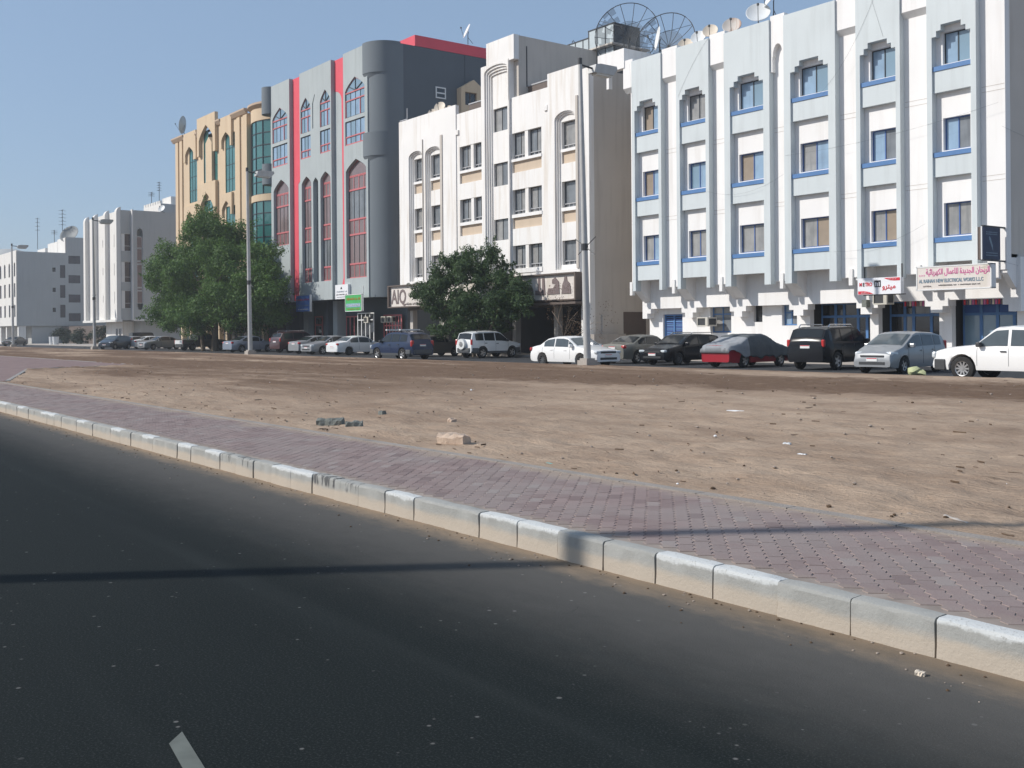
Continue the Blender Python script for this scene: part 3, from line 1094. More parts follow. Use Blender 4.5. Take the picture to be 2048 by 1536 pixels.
shopfront(-29.15, -26.05, 44.7, [-29.15, -28.35, -27.9, -27.0, -26.5, -26.05], glass=('glass_dark', 'glass_dark', 'glass_grey'))
shopfront(-25.45, -22.5, 44.7, [-25.45, -24.6, -23.85, -23.1, -22.5], glass=('glass_sky', 'dark_blue_paint'))
for (x0, x1) in ((-27.8, -26.5), (-24.9, -22.95)):
    g = MB()
    n_ = int((x1 - x0) / .13)
    for i in range(n_):
        g.use(['sign_red', 'sign_brown', 'dish_cream', 'sign_pink'][i % 4])
        g.box(x0 + i * .13, x0 + i * .13 + .09, 43.80, 43.82, 2.66, 2.90)
    g.obj('bunting', B1)
ac_unit(B1, -39.45, 43.6, 1.84, .78, .50, .75)
ac_unit(B1, -28.3, 43.2, 2.75, .72, .55, .6)
g = MB().use('broken_grey')
g.box(-29.45, -29.2, 42.9, 43.19, 2.66, 3.0)
g.obj('meter_box', B1)
# roof-level wing bridging the gap on the left
g = MB().use('white_plaster')
g.box(-46.9, -44.62, 42.05, 42.45, 16.9, 18.05)
g.box(-44.92, -44.62, 42.45, 46.5, 16.3, 18.05)
g.box(-46.1, -45.9, 42.02, 42.3, 15.9, 16.9)
g.obj('roof_wing', B1)
# loose cables on the facade
g = MB().use('dark_metal')
def cable(a, b_, sag, n=8, r=.0035):
    p = []
    for i in range(n + 1):
        t_ = i / n
        v = Vector(a).lerp(Vector(b_), t_)
        v.z -= sag * 4 * t_ * (1 - t_)
        p.append(v)
    g.tube(p, r, 4, False)
cable((-33.1, 41.99, 10.2), (-22.3, 41.99, 10.9), .25)
cable((-28.3, 41.98, 17.0), (-27.6, 41.98, 14.8), .0)
cable((-31.0, 41.98, 12.9), (-28.0, 41.98, 16.8), .5)
cable((-38.2, 41.98, 9.0), (-33.2, 41.98, 9.3), .5)
cable((-30.3, 41.98, 5.3), (-25.6, 41.98, 6.2), .35)
cable((-25.5, 41.95, 3.9), (-22.3, 41.2, 4.2), .1)
cable((-22.15, 42.0, 9.9), (-22.15, 50, 9.2), .1)
cable((-22.15, 42.0, 4.35), (-22.15, 50, 3.9), .1)
cable((-44.1, 41.98, 17.0), (-43.9, 41.98, 15.0), .05)
cable((-38.1, 41.98, 17.1), (-40.3, 41.98, 14.4), -.2)
g.obj('cable', B1)['kind'] = 'stuff'

# ---------------------------------------------------------------- B2: cream-white block with tower and arched niches
B2 = bld('white block with stepped arched niches and a tall flat tower, behind the dark oleander tree', -58.8, 42)
fl = [(12.12, 12.84, 13.02, 14.74), (8.42, 9.14, 9.36, 10.99), (None, 5.48, 5.78, 7.3)]
def column_of_windows(x0, x1, y, panes, mull=None):
    """window, sill and recessed panel of each storey inside a niche or opening; y is the wall face"""
    for (zb, zs0, z0, z1) in fl:
        parts = [(x0, x1)] if not mull else [(x0, mull[0]), (mull[1], x1)]
        for (a, b_) in parts:
            window(B2, a, b_, z0, z1, y + .24, panes, 'dark_metal', colours=['glass_grey', 'glass_curtain'] if rb.random() < .6 else ['glass_curtain', 'glass_grey'], fw=.035, transoms=(z0 + .26,))
            r = MB().use('rail_metal')
            r.box(a + .02, b_ - .02, y + .16, y + .2, z0 + .22, z0 + .27)
            for q in range(4):
                xq = a + .05 + (b_ - a - .12) * q / 3
                r.box(xq, xq + .03, y + .165, y + .195, z0, z0 + .22)
            r.obj('guard_rail', B2)
        s_ = MB().use('white_plaster')
        s_.box(x0 - .03, x1 + .03, y - .05, y + .26, zs0, z0)
        s_.obj('sill', B2)
        if zb:
            p = MB().use('beige_plaster')
            p.box(x0 - .02, x1 + .02, y + .13, y + .3, zb - .02, zs0)
            p.obj('recessed_panel', B2)
def opening_holes(x0, x1, mull=None):
    h = []
    for (zb, zs0, z0, z1) in fl:
        if mull:
            h += [rect(x0, mull[0], z0, z1), rect(mull[1], x1, z0, z1)]
            h += [rect(x0, x1, (zb or zs0), z0 - .001)] if False else []
        else:
            h.append(rect(x0, x1, zb or zs0, z1))
    return h
def wide_bay(X0, X1, yf, x0, x1, mull, ztop):
    g = MB().use('cream_plaster')
    hs = []
    for (zb, zs0, z0, z1) in fl:
        hs.append(rect(x0, x1, zb or zs0, z1))
    g.plate(rect(X0, X1, 5.0, ztop), hs, yf, yf + .35)
    g.obj('wall', B2)
    for (zb, zs0, z0, z1) in fl:
        m_ = MB().use('cream_plaster')
        m_.box(mull[0], mull[1], yf + .03, yf + .34, z0 - .01, z1 + .01)
        m_.obj('pier', B2)
    column_of_windows(x0, x1, yf, 2, mull)
def niche(g_list, X0, X1, yf, holes_spec, steps):
    pass
def arched_block(X0, X1, ztop, niches, yf=42.0, zb=5.0, extra=()):
    """wall with arched niches that step back in three thin layers"""
    for s_ in range(3):
        g = MB().use('cream_plaster')
        hs = [arch(a + .1 * s_, b_ - .09 * s_, 5.48, zs - .03 * s_, za - .09 * s_) for (a, b_, zs, za) in niches]
        if s_ == 0:
            g.plate(rect(X0, X1, zb, ztop), hs + list(extra), yf, yf + .1)
        else:
            g.plate(rect(X0 + .01, X1 - .01, zb + .01, ztop - .01), hs, yf + .1 * s_, yf + .1 * (s_ + 1))
        g.obj('wall' if s_ == 0 else 'arch_step', B2)
    for (a, b_, zs, za) in niches:
        x0, x1 = a + .3, b_ - .22
        g = MB().use('cream_plaster')
        hs = [rect(x0 + .02, x1 - .02, (q[0] or q[1]), q[3]) for q in fl]
        g.plate(rect(a + .05, b_ - .05, 5.3, za), hs, yf + .3, yf + .62)
        g.obj('niche_wall', B2)
        column_of_windows(x0 + .02, x1 - .02, yf + .3, 1)
arched_block(-69.8, -62.0, 17.82, [(-68.41, -66.45, 14.85, 15.28), (-66.08, -64.02, 14.85, 15.28)], extra=[])
arched_block(-51.62, -48.62, 17.92, [(-50.95, -48.95, 14.85, 15.32)])
wide_bay(-62.0, -58.6, 42.07, -61.62, -58.78, (-60.28, -59.95), 17.13)
wide_bay(-55.6, -51.6, 42.07, -55.45, -52.35, (-54.12, -53.78), 17.12)
g = MB().use('cream_plaster')
g.box(-48.63, -47.8, 42.1, 42.5, 0, 17.6)
g.obj('corner_strip', B2)
# grooves beside the arches: proud strips, the recess shade put into their colour
for (a, b_, z1) in ((-66.42, -66.36, 16.0), (-63.98, -63.72, 15.95), (-48.86, -48.66, 16.05)):
    g = MB().use('side_plaster')
    g.box(a, b_, 41.93, 42.0, 5.5, z1)
    g.obj('groove_shade', B2)
# thin ledge pieces between the blocks
for x0 in (-62.02, -51.98):
    g = MB().use('cream_plaster')
    g.box(x0, x0 + .34, 41.97, 42.1, 15.65, 15.98)
    g.obj('ledge', B2)
# tower
for s_ in range(4):
    g = MB().use('cream_plaster')
    h = arch(-58.33 + .12 * s_, -55.72 - .06 * s_, 5.2, 19.25 - .08 * s_, 19.62 - .17 * s_)
    g.plate(rect(-58.72, -55.56, 5.0, 19.76) if s_ == 0 else rect(-58.7, -55.58, 5.01, 19.74), [h], 41.9 + .1 * s_, 42.0 + .1 * s_)
    g.obj('wall' if s_ == 0 else 'arch_step', B2)
tz = [(15.2, 16.78), (11.5, 13.06), (7.82, 9.25), (5.4, 6.2)]
g = MB().use('cream_plaster')
g.plate(rect(-58.3, -55.7, 5.0, 19.3), [rect(-57.85, -56.25, a, b_) for a, b_ in tz], 42.3, 42.6)
g.obj('niche_wall', B2)
for a, b_ in tz:
    window(B2, -57.85, -56.25, a, b_, 42.45, 2, 'dark_metal', colours=['glass_curtain', 'glass_grey'], fw=.035)
g = MB().use('cream_plaster')
g.box(-58.1, -55.0, 41.92, 42.35, 19.62, 21.25)
g.box(-55.6, -55.55, 41.9, 42.35, 17.0, 19.7)
g.obj('tower_head', B2)
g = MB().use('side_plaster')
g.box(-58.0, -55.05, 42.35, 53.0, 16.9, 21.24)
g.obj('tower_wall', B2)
g = MB().use('dark_metal')
g.box(-55.05, -55.01, 43.0, 43.06, 17.9, 20.6)
g.obj('drain_pipe', B2)
# bodies
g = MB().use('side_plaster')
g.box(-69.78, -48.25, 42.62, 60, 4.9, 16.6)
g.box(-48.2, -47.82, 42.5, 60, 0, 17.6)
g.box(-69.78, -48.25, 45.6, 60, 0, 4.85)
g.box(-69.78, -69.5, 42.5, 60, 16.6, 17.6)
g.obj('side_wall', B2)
g = MB().use('brown_metal')
for (a, b_) in ((-61.9, -58.75), (-55.0, -51.65)):
    g.box(a, b_, 43.1, 43.16, 17.0, 17.9)
g.each('parapet_screen', B2)
g = MB().use('rail_metal')
for (a, b_) in ((-61.9, -58.75), (-55.0, -51.65)):
    g.box(a, b_, 43.06, 43.14, 17.92, 18.0)
g.box(-70.0, -68.9, 42.2, 42.26, 17.95, 18.0)
g.box(-68.95, -68.9, 42.2, 42.25, 17.7, 18.8)
g.each('parapet_rail', B2)
# ground floor: dark arcade, awning and side doors
g = MB().use('brown_metal')
g.box(-69.5, -48.3, 42.5, 42.6, 3.3, 5.0)
g.box(-52.5, -47.9, 41.0, 42.4, 3.28, 3.42)
g.each('fascia', B2)
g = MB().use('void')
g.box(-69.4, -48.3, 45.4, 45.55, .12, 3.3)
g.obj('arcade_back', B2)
g = MB().use('side_plaster')
for x in (-69.3, -65.0, -60.6, -56.2, -51.8, -48.6):
    g.box(x - .2, x + .2, 42.7, 43.1, .12, 3.4)
g.each('arcade_pier', B2)
def side_fn(X):
    return lambda y, d, z: (X - d, y, z)
g = MB().use('brown_metal')
g.box(-47.82, -47.78, 44.85, 46.75, .13, 2.8)
g.obj('door', B2)
g = MB().use('side_plaster')
g.box(-47.82, -47.7, 43.0, 44.0, .12, 2.6)
g.obj('side_panel', B2)
g = MB().use('concrete')
g.box(-47.9, -46.9, 41.6, 44.2, .1, 1.45)
g.obj('yard_wall', B2)
# long shop sign
sg = thing('shop_sign', 'long peeling white signboard with large dark Latin and Arabic letters behind the oleander', 'sign', (-59.6, 41.7, 3.55), world=True)
g = MB().use('sign_cream')
g.box(-70.6, -48.5, 41.62, 41.95, 3.62, 5.15)
g.obj('board', sg)
g = MB().use('brown_metal')
for (a, b_, c, d) in ((-70.75, -48.4, 5.15, 5.24), (-70.75, -48.4, 3.52, 3.61), (-70.75, -70.6, 3.6, 5.16), (-48.5, -48.38, 3.6, 5.16)):
    g.box(a, b_, 41.42, 41.97, c, d)
g.obj('frame', sg)
text('AlQ', 1.5, (-70.45, 41.6, 3.85), 'sign_brown', sg, sx=.85, bold=.03)
for (x_, pts_) in ((-49.9, [(0, .1), (.9, .1), (.8, .75), (.55, .95), (.5, 1.2), (.3, 1.25), (.25, .95), (.1, .7)]), (-51.3, [(0, .1), (1.2, .1), (1.15, .9), (.8, 1.2), (.5, 1.05), (.5, .8), (.85, .75), (.6, .5), (.1, .5)]), (-52.5, [(0, .1), (1.0, .1), (.9, 1.25), (.72, 1.25), (.7, .4), (.5, .4), (.48, 1.25), (.28, 1.25), (.26, .4), (0, .4)]), (-54.2, [(0, .1), (1.5, .1), (1.45, .55), (1.2, .8), (.9, .55), (.6, .35), (.3, .8), (.1, .85)])):
    g = MB().use('sign_brown')
    g.plate([(x_ + a, 3.85 + b_ * .95) for a, b_ in pts_], (), 41.58, 41.62)
    g.obj('lettering', sg)
marks(sg, -68.3, -60.5, 41.6, 3.68, .22, 'sign_brown', 12)

# ---------------------------------------------------------------- B3: grey block with pointed windows and red stripes
B3 = bld('tall grey block with red stripes, red framed pointed windows and a rounded dark corner', -82, 42)
UP_ = [(-92.92, -89.66), (-86.88, -84.9), (-83.08, -81.17), (-78.47, -75.15)]
panels = [(-93.27, -89.2, [0]), (-87.07, -80.98, [1, 2]), (-78.77, -74.68, [3])]
ap = {0: 22.72, 1: 22.66, 2: 22.7, 3: 22.76}
lo = {0: (-92.75, -89.47, 15.0, 15.98, 9.82), 1: (-86.75, -84.88, 15.0, 15.62, 6.14), 2: (-83.1, -81.2, 15.0, 15.62, 6.14), 3: (-78.42, -74.98, 15.08, 15.97, 6.16)}
for (X0, X1, idx) in panels:
    hs = []
    for i in idx:
        a, b_ = UP_[i]
        hs.append(ogive(a, b_, 19.55, 21.75, ap[i]))
        hs.append(rect(a, b_, 17.25, 19.24))
        l = lo[i]
        hs.append(ogive(l[0], l[1], l[4], l[2], l[3]))
    if len(idx) == 2:
        hs.append([(-84.55, 19.68), (-84.36, 19.68), (-84.36, 21.9), (-83.98, 22.62), (-84.12, 22.62), (-84.55, 21.9)])
        hs.append(ogive(-84.50, -83.52, 6.12, 14.92, 15.32))
    g = MB().use('grey_plaster')
    zb_ = 4.5
    g.plate(rect(X0, X1, zb_, 25.02), hs, 42.0, 42.55)
    g.obj('wall', B3)
    for i in idx:
        a, b_ = UP_[i]
        c = (a + b_) / 2
        n_ = 4 if b_ - a > 2.5 else 3
        for (za_, zb_2, zt_, cl) in ((17.26, 19.22, 17.95, ['glass_blue', 'glass_sky', 'glass_blue']), (19.56, 21.66, 20.95, ['glass_sky', 'glass_blue', 'glass_blue'])):  # blue of these panes is sky reflection put into the glass colours
            w_ = window(B3, a + .01, b_ - .01, za_, zb_2, 42.07, n_, 'dark_frame', colours=cl, fw=.05, transoms=(zt_,))
            g = MB().use('red_frame')
            g.box(a + .02, b_ - .02, 42.04, 42.1, zt_ - .05, zt_ + .05)
            g.box(a + .02, b_ - .02, 42.04, 42.1, (za_ if za_ < 18 else zb_2 - .1), (za_ + .1 if za_ < 18 else zb_2))
            q_ = (b_ - a) / n_
            g.box(a + .02, a + .09, 42.045, 42.1, za_, zt_)
            g.box(b_ - q_ - .04, b_ - q_ + .04, 42.045, 42.1, za_, zt_)
            g.obj('transom', w_)
        w_ = window(B3, a, b_, 21.6, ap[i], 42.08, 1, 'red_frame', 'glass_sky', fw=.07, shape=ogive(a + .01, b_ - .01, 21.6, 21.76, ap[i] - .01))
        g = MB().use('dark_metal')
        for dx in (-.5, 0, .5):
            hgt = (ap[i] - 21.8) * (1 - abs(dx)) + .1
            g.tube([(c, 42.07, 21.66), (c + dx * (b_ - a) * .8, 42.07, 21.66 + hgt * .95)], .035, 4)
        g.obj('muntin', w_)
        l = lo[i]
        gl = 'glass_pink'  # pinkish-grey reflection put into the pane colour
        zz = [l[4], 7.35, 9.78, 11.03, 13.5, 14.66]
        if i == 0:
            zz = [9.83, 11.03, 13.5, 14.66]
        for j in range(len(zz) - 1):
            short = zz[j + 1] - zz[j] < 1.4
            w_ = window(B3, l[0] + .02, l[1] - .02, zz[j] + .02, zz[j + 1] - .02, 42.27, n_, 'red_frame' if short else 'dark_frame', gl if short else ['glass_pink', 'glass_grey'][(j // 2 + n_) % 2], fw=.07 if short else .045)
            g = MB().use('red_frame')
            g.box(l[0] + .02, l[1] - .02, 42.24, 42.3, zz[j] - .06, zz[j] + .07)
            g.obj('transom', w_)
        window(B3, l[0] + .02, l[1] - .02, zz[-1], l[3] - .02, 42.27, 1, 'red_frame', gl, fw=.07, shape=ogive(l[0] + .02, l[1] - .02, zz[-1], l[2], l[3] - .02))
    if len(idx) == 2:
        g = MB().use('dark_grey_plaster')
        g.box(-84.6, -83.4, 42.4, 42.5, 6.0, 23)
        g.obj('slit_back', B3)
g = MB().use('grey_plaster')
g.box(-89.25, -87.0, 42.36, 42.7, 4.5, 24.95)
g.box(-81.05, -78.7, 42.36, 42.7, 4.5, 24.95)
g.obj('recess_wall', B3)
g = MB().use('red_paint')
g.plate([(-89.2, 4.6), (-88.15, 4.6), (-88.15, 15.2), (-87.07, 16.0), (-87.07, 24.97), (-89.2, 24.97)], (), 42.345, 42.362)
zr = 22.3
pr = [(-80.98, 24.97), (-80.98, zr)]
for i in range(7):
    t_ = PI / 2 * i / 6
    pr.append((-80.98 + 1.25 * math.sin(t_), zr - .9 + .9 * math.cos(t_)))
pr += [(-79.6, 6.3), (-79.9, 5.6), (-79.2, 5.6), (-79.3, 14.5), (-78.77, 15.5), (-78.77, 24.97)]
g.plate(pr, (), 42.345, 42.362)
g.obj('red_stripe', B3)
# rounded corner tower with drums
def cyl(g, cx, cy, r, z0, z1, a0=-180, a1=0, n=24, r1=None):
    r1 = r1 or r
    vs, fs = [], []
    for i in range(n + 1):
        t_ = math.radians(a0 + (a1 - a0) * i / n)
        vs += [(cx + r * math.cos(t_), cy + r * math.sin(t_), z0), (cx + r1 * math.cos(t_), cy + r1 * math.sin(t_), z1)]
    fs = [(2 * i, 2 * i + 2, 2 * i + 3, 2 * i + 1) for i in range(n)]
    fs += [tuple(2 * i + 1 for i in range(n + 1)), tuple(2 * i for i in reversed(range(n + 1)))]
    g.raw(vs, fs)
g = MB().use('tower_plaster')
cyl(g, -74.8, 44.1, 2.0, 4.5, 24.9, -105, 5, 32)
g.obj('corner_tower', B3, smooth=40)
for (z0, z1) in ((22.6, 25.1), (15.9, 17.8)):
    g = MB().use('tower_plaster')
    cyl(g, -74.95, 43.92, 2.04, z0, z1, -100, 5, 32)
    cyl(g, -74.95, 43.92, 1.80, z0 - .5, z0, -100, 5, 32, r1=2.02)
    g.obj('drum', B3, smooth=40)
    g = MB().use('tower_plaster')
    cyl(g, -93.95, 42.35, .88, z0 - .1, z1 - .05, -200, 0)
    g.obj('drum', B3, smooth=40)
g = MB().use('dark_grey_plaster')
g.box(-74.9, -72.84, 44.1, 64, 4.5, 24.95)
g.box(-94.0, -74.9, 42.72, 62, 4.5, 24.3)
g.box(-73.1, -72.78, 50.3, 50.6, 20, 24.9)
g.obj('side_wall', B3)
g = MB().use('red_paint')
g.box(-77, -72.82, 45.4, 64, 24.97, 25.85)
g.obj('red_parapet', B3)
window(B3, 47.35, 48.35, 20.95, 21.9, 0, 1, 'white_metal', 'glass_dark', fw=.1, fn=lambda y, d, z: (-72.76 - d, y, z), transoms=(21.4,))
fnS = lambda y, d, z: (-72.2 - d, y, z)
g = MB().use('buff_plaster')
g.plate([(49.5, 19.2), (52.1, 19.2), (52.1, 21.9), (50.8, 22.8), (49.5, 22.0)], [rect(49.9, 51.1, 20.6, 21.7)], 0, .75, fn=fnS)
g.obj('side_bay', B3)
window(B3, 49.9, 51.1, 20.6, 21.7, .15, 2, 'brown_metal', 'glass_dark', fw=.08, fn=fnS)
# ground floor
g = MB().use('dark_grey_plaster')
g.box(-93.3, -72.86, 44.5, 62, 0, 4.48)
g.box(-93.3, -92.6, 43.4, 44.5, 0, 4.5)
g.box(-85.6, -85.0, 43.6, 44.5, 0, 4.5)
g.obj('ground_floor', B3)
g = MB().use('grey_plaster')
g.box(-90.5, -89.6, 43.9, 44.5, 0.1, 4.45)
g.box(-84.0, -83.2, 43.6, 44.48, 0.1, 4.45)
g.each('pier', B3)
for (a, b_) in ((-89.2, -87.6), (-86.9, -85.8)):
    g = MB().use('red_frame')
    g.plate(rect(a, b_, .13, 3.2), [rect(a + .15, b_ - .15, .4, 2.3), rect(a + .15, b_ - .15, 2.45, 3.05)], 44.4, 44.46)
    d_ = g.obj('door', B3)
    g = MB().use('glass_dark')
    g.box(a + .1, b_ - .1, 44.44, 44.47, .3, 3.1)
    g.obj('pane', d_)
window(B3, -82.9, -79.2, .3, 3.1, 44.3, 5, 'red_frame', 'glass_dark', fw=.12)
window(B3, -79.0, -76.2, .13, 3.3, 43.3, 4, 'white_metal', 'glass_dark', fw=.09, transoms=(2.7,))
window(B3, -76.0, -73.1, .3, 3.1, 44.1, 6, 'red_frame', 'glass_dark', fw=.12, transoms=(2.2,))
for i, x in enumerate((-77.2, -75.4, -74.4)):
    ac_unit(B3, x, 43.6 if i == 0 else 44.2, 2.45, .7, .5, .5)
sg = thing('shop_sign', 'white square signboard with a small black emblem and grey lines on the grey block', 'sign', (-79.0, 41.9, 4.3), world=True)
g = MB().use('sign_white')
g.box(-80.0, -77.75, 41.75, 42.0, 4.48, 5.68)
g.obj('board', sg)
marks(sg, -79.75, -77.95, 41.745, 5.02, .14, 'sign_slate', 3)
marks(sg, -79.85, -77.9, 41.745, 4.78, .13, 'sign_black', 4)
marks(sg, -79.7, -78.1, 41.745, 4.60, .07, 'sign_slate', 5)
g = MB().use('sign_black')
g.plate([(-79.05, 5.3), (-78.75, 5.3), (-78.8, 5.42), (-78.9, 5.5), (-79.0, 5.42)], (), 41.74, 41.75)
g.obj('emblem', sg)
sg = thing('shop_sign', 'bright green signboard with orange and white lettering bands over the white door', 'sign', (-76.6, 41.4, 3.5), world=True)
g = MB().use('sign_green')
g.box(-77.45, -74.75, 41.35, 41.5, 3.42, 4.72)
g.obj('board', sg)
g = MB().use('white_metal')
for (a, b_, c, d) in ((-77.5, -74.7, 4.72, 4.77), (-77.5, -74.7, 3.37, 3.42), (-77.5, -77.45, 3.4, 4.74), (-74.75, -74.7, 3.4, 4.74)):
    g.box(a, b_, 41.33, 41.52, c, d)
g.box(-74.6, -74.56, 41.4, 41.45, 3.4, 5.4)
g.obj('frame', sg)
g = MB().use('glass_blue')
g.box(-77.3, -74.9, 41.335, 41.35, 3.72, 4.02)
g.obj('band', sg)
marks(sg, -77.2, -74.95, 41.34, 4.28, .24, 'lamp_amber', 6)
marks(sg, -77.2, -74.95, 41.33, 3.80, .16, 'paper', 7)
marks(sg, -77.1, -75.1, 41.34, 3.52, .10, 'lamp_amber', 8)
sg = thing('shop_sign', 'blue signboard with a red line of writing beside the big green tree', 'sign', (-85.4, 41.5, 3.6), world=True)
g = MB().use('sign_blue')
g.box(-86.85, -84.1, 41.4, 41.55, 3.55, 4.95)
g.obj('board', sg)
g = MB().use('white_metal')
g.box(-84.1, -84.0, 41.38, 41.56, 3.5, 5.0)
g.obj('frame', sg)
marks(sg, -86.6, -84.3, 41.39, 4.5, .20, 'sign_red', 9)
marks(sg, -86.6, -84.3, 41.39, 4.0, .16, 'sign_slate', 10)
marks(sg, -86.4, -84.4, 41.39, 3.68, .12, 'paper', 11)
# ---------------------------------------------------------------- B4: sand-coloured block with pointed hoods and a glass corner bay
B4 = bld('sand coloured block with pointed window hoods and a rounded teal glass bay', -106, 42)
g = MB().use('buff_plaster')
holes = [rect(-115.55, -113.2, 16.25, 22.3), rect(-111.2, -107.2, 17.88, 23.6), rect(-105.1, -102.55, 16.25, 22.3), rect(-115.4, -113.3, 6.2, 14.6), rect(-111.1, -107.3, 6.2, 16.0), rect(-105.0, -102.6, 6.2, 14.8)]
g.plate(rect(-119.6, -99.2, 4.2, 23.6), holes, 42.25, 42.8)
g.obj('wall', B4)
def hood(X0, X1, ztop, zb, a, b_, z0, zs, za, yf):
    g = MB().use('buff_plaster')
    g.plate([(X0, zb), (a, zb)] + ogive(a, b_, zb, zs, za)[:0] + [(a, zs)] + [p for p in reversed(ogive(a, b_, zb, zs, za)[2:])][1:-1] + [(b_, zs), (b_, zb), (X1, zb), (X1, ztop), (X0, ztop)], (), yf, 42.26, back=True)
    g.obj('hood', B4)
hood(-116.75, -112.95, 24.1, 20.9, -116.2, -113.7, 0, 21.7, 22.5, 42.0)
hood(-112.25, -107.05, 25.08, 20.95, -111.7, -107.7, 0, 22.6, 24.08, 41.9)
hood(-105.85, -102.95, 24.12, 20.95, -105.55, -103.3, 0, 21.75, 22.5, 42.0)
hood(-116.75, -112.95, 15.9, 13.6, -116.2, -113.7, 0, 14.3, 15.3, 42.0)
hood(-112.25, -107.05, 17.85, 13.6, -111.7, -107.7, 0, 15.1, 16.8, 41.9)
hood(-105.85, -102.95, 16.15, 13.9, -105.55, -103.3, 0, 14.55, 15.4, 42.0)
g = MB().use('buff_plaster')
g.plate([(-110.0, 17.9), (-108.25, 17.9), (-108.25, 22.0), (-109.1, 22.7), (-110.0, 22.1)], (), 42.0, 42.6)
g.plate([(-110.0, 6.2), (-108.25, 6.2), (-108.25, 13.8), (-109.1, 14.8), (-110.0, 13.9)], (), 42.0, 42.6)
for x in (-119.2, -117.9):
    g.box(x - .42, x + .42, 42.1, 42.3, 4.2, 23.55)
g.box(-101.75, -101.0, 42.1, 42.3, 4.2, 23.5)
g.box(-100.2, -99.25, 42.12, 42.3, 4.2, 23.5)
g.obj('pilaster', B4)
g = MB().use('buff_trim')
for (a, b_, z) in ((-120.4, -116.75, 23.6), (-112.95, -112.25, 23.2), (-107.0, -105.85, 23.6), (-102.9, -99.3, 23.6)):
    g.prism_yz(a, b_, [(42.26, z), (42.1, z), (41.85, z + .35), (41.85, z + .5), (42.3, z + .5)])
g.each('cornice', B4, per=10)
for (a, b_, z0, z1, n_, tr) in ((-115.55, -113.2, 16.25, 22.3, 3, (17.6, 19.1, 20.8)), (-111.2, -110.0, 17.88, 23.6, 1, (19.6, 21.4)), (-108.25, -107.2, 17.88, 23.6, 1, (19.6, 21.4)), (-105.1, -102.55, 16.25, 22.3, 3, (17.6, 19.1, 20.8)), (-115.4, -113.3, 6.2, 14.6, 3, (9, 12)), (-111.1, -107.3, 6.2, 16.0, 3, (9, 12)), (-105.0, -102.6, 6.2, 14.8, 3, (9, 12))):
    window(B4, a, b_, z0, z1, 42.3, n_, 'dark_frame', 'glass_teal', fw=.04, transoms=tr)
g = MB().use('buff_plaster')
g.box(-119.5, -93.5, 42.85, 60, 4.2, 23.4)
g.box(-100.4, -93.4, 45.8, 60, 0, 23.6)
g.box(-119.5, -94, 45.2, 60, 0, 4.2)
g.obj('side_wall', B4)
# glazed corner bay
CX, CY, CR = -97.0, 46.4, 4.35
BA0, BA1 = -119, 5
g = MB().use('buff_plaster')
for (a, b_) in ((22.35, 23.75), (14.5, 15.15), (4.2, 5.2)):
    g = MB().use('buff_plaster')
    cyl(g, CX, CY, CR + .06, a, b_, BA0, BA1)
    g.obj('bay_wall', B4, smooth=40)
g = MB().use('buff_trim')
cyl(g, CX, CY, CR + .1, 23.6, 23.85, BA0, BA1, r1=CR + .4)
cyl(g, CX, CY, CR + .4, 23.85, 24.05, BA0, BA1)
g.obj('bay_cornice', B4, smooth=40)
for (z0, z1) in ((15.17, 22.33), (5.22, 14.48)):
    rows = 6 if z0 > 10 else 8
    na = 8
    fr = MB().use('dark_frame')
    for i in range(na + 1):
        a = math.radians(BA0 + (BA1 - BA0) * i / na)
        fr.tube([(CX + CR * math.cos(a), CY + CR * math.sin(a), z0), (CX + CR * math.cos(a), CY + CR * math.sin(a), z1)], .05, 4)
    wo = fr.obj('bay_window', B4)
    for j in range(rows):
        a0_, a1_ = z0 + (z1 - z0) * j / rows, z0 + (z1 - z0) * (j + 1) / rows
        rg = MB().use('dark_frame')
        cyl(rg, CX, CY, CR + .02, a0_ - .04, a0_ + .04, BA0, BA1, na)
        rg.obj('transom', wo)
        for i in range(na):
            A = math.radians(BA0 + (BA1 - BA0) * i / na)
            B_ = math.radians(BA0 + (BA1 - BA0) * (i + 1) / na)
            p = MB().use('glass_teal')
            R_ = CR - .03
            p.face([(CX + R_ * math.cos(A), CY + R_ * math.sin(A), a0_), (CX + R_ * math.cos(B_), CY + R_ * math.sin(B_), a0_), (CX + R_ * math.cos(B_), CY + R_ * math.sin(B_), a1_), (CX + R_ * math.cos(A), CY + R_ * math.sin(A), a1_)])
            p.obj('pane', wo)
g = MB().use('buff_plaster')
for x in (-118.5, -115.9, -113.1, -110.9, -107.5, -105.3, -102.2, -99.5, -96.2):
    g.box(x - .25, x + .25, 42.3, 42.8, 0.1, 4.3)
g.each('ground_pier', B4)
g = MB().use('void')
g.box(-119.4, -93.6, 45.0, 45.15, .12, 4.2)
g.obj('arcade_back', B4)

# ---------------------------------------------------------------- B5: white finned block on the left
B5 = bld('white four storey block with rounded vertical fins, left of the big green tree', -148.8, 42)
g = MB().use('far_plaster')
hh = []
for (a, b_) in ((13.3, 14.95), (9.5, 11.15), (5.75, 7.35)):
    hh.append(rect(-144.0, -142.9, a, b_))
    hh.append(rect(-149.2, -148.6, a + .3, b_ - .35))
hh2 = hh
g.plate(rect(-156.6, -141.05, 3.5, 18.0), hh, 42.3, 42.8)
g.obj('wall', B5)
for h in hh:
    window(B5, h[0][0], h[1][0], h[0][1], h[2][1], 42.42, 1, 'dark_frame', 'glass_mauve', fw=.05)
g = MB().use('far_plaster')
for x in (-156.2, -151.9, -146.6, -141.5):
    n_ = 6
    pr = [(42.35, 3.5), (41.75, 3.5), (41.75, 17.6)] + [(42.35 - .6 * math.cos(PI / 2 * i / n_), 17.6 + .8 * math.sin(PI / 2 * i / n_)) for i in range(n_ + 1)]
    g.prism_yz(x - .45, x + .45, pr)
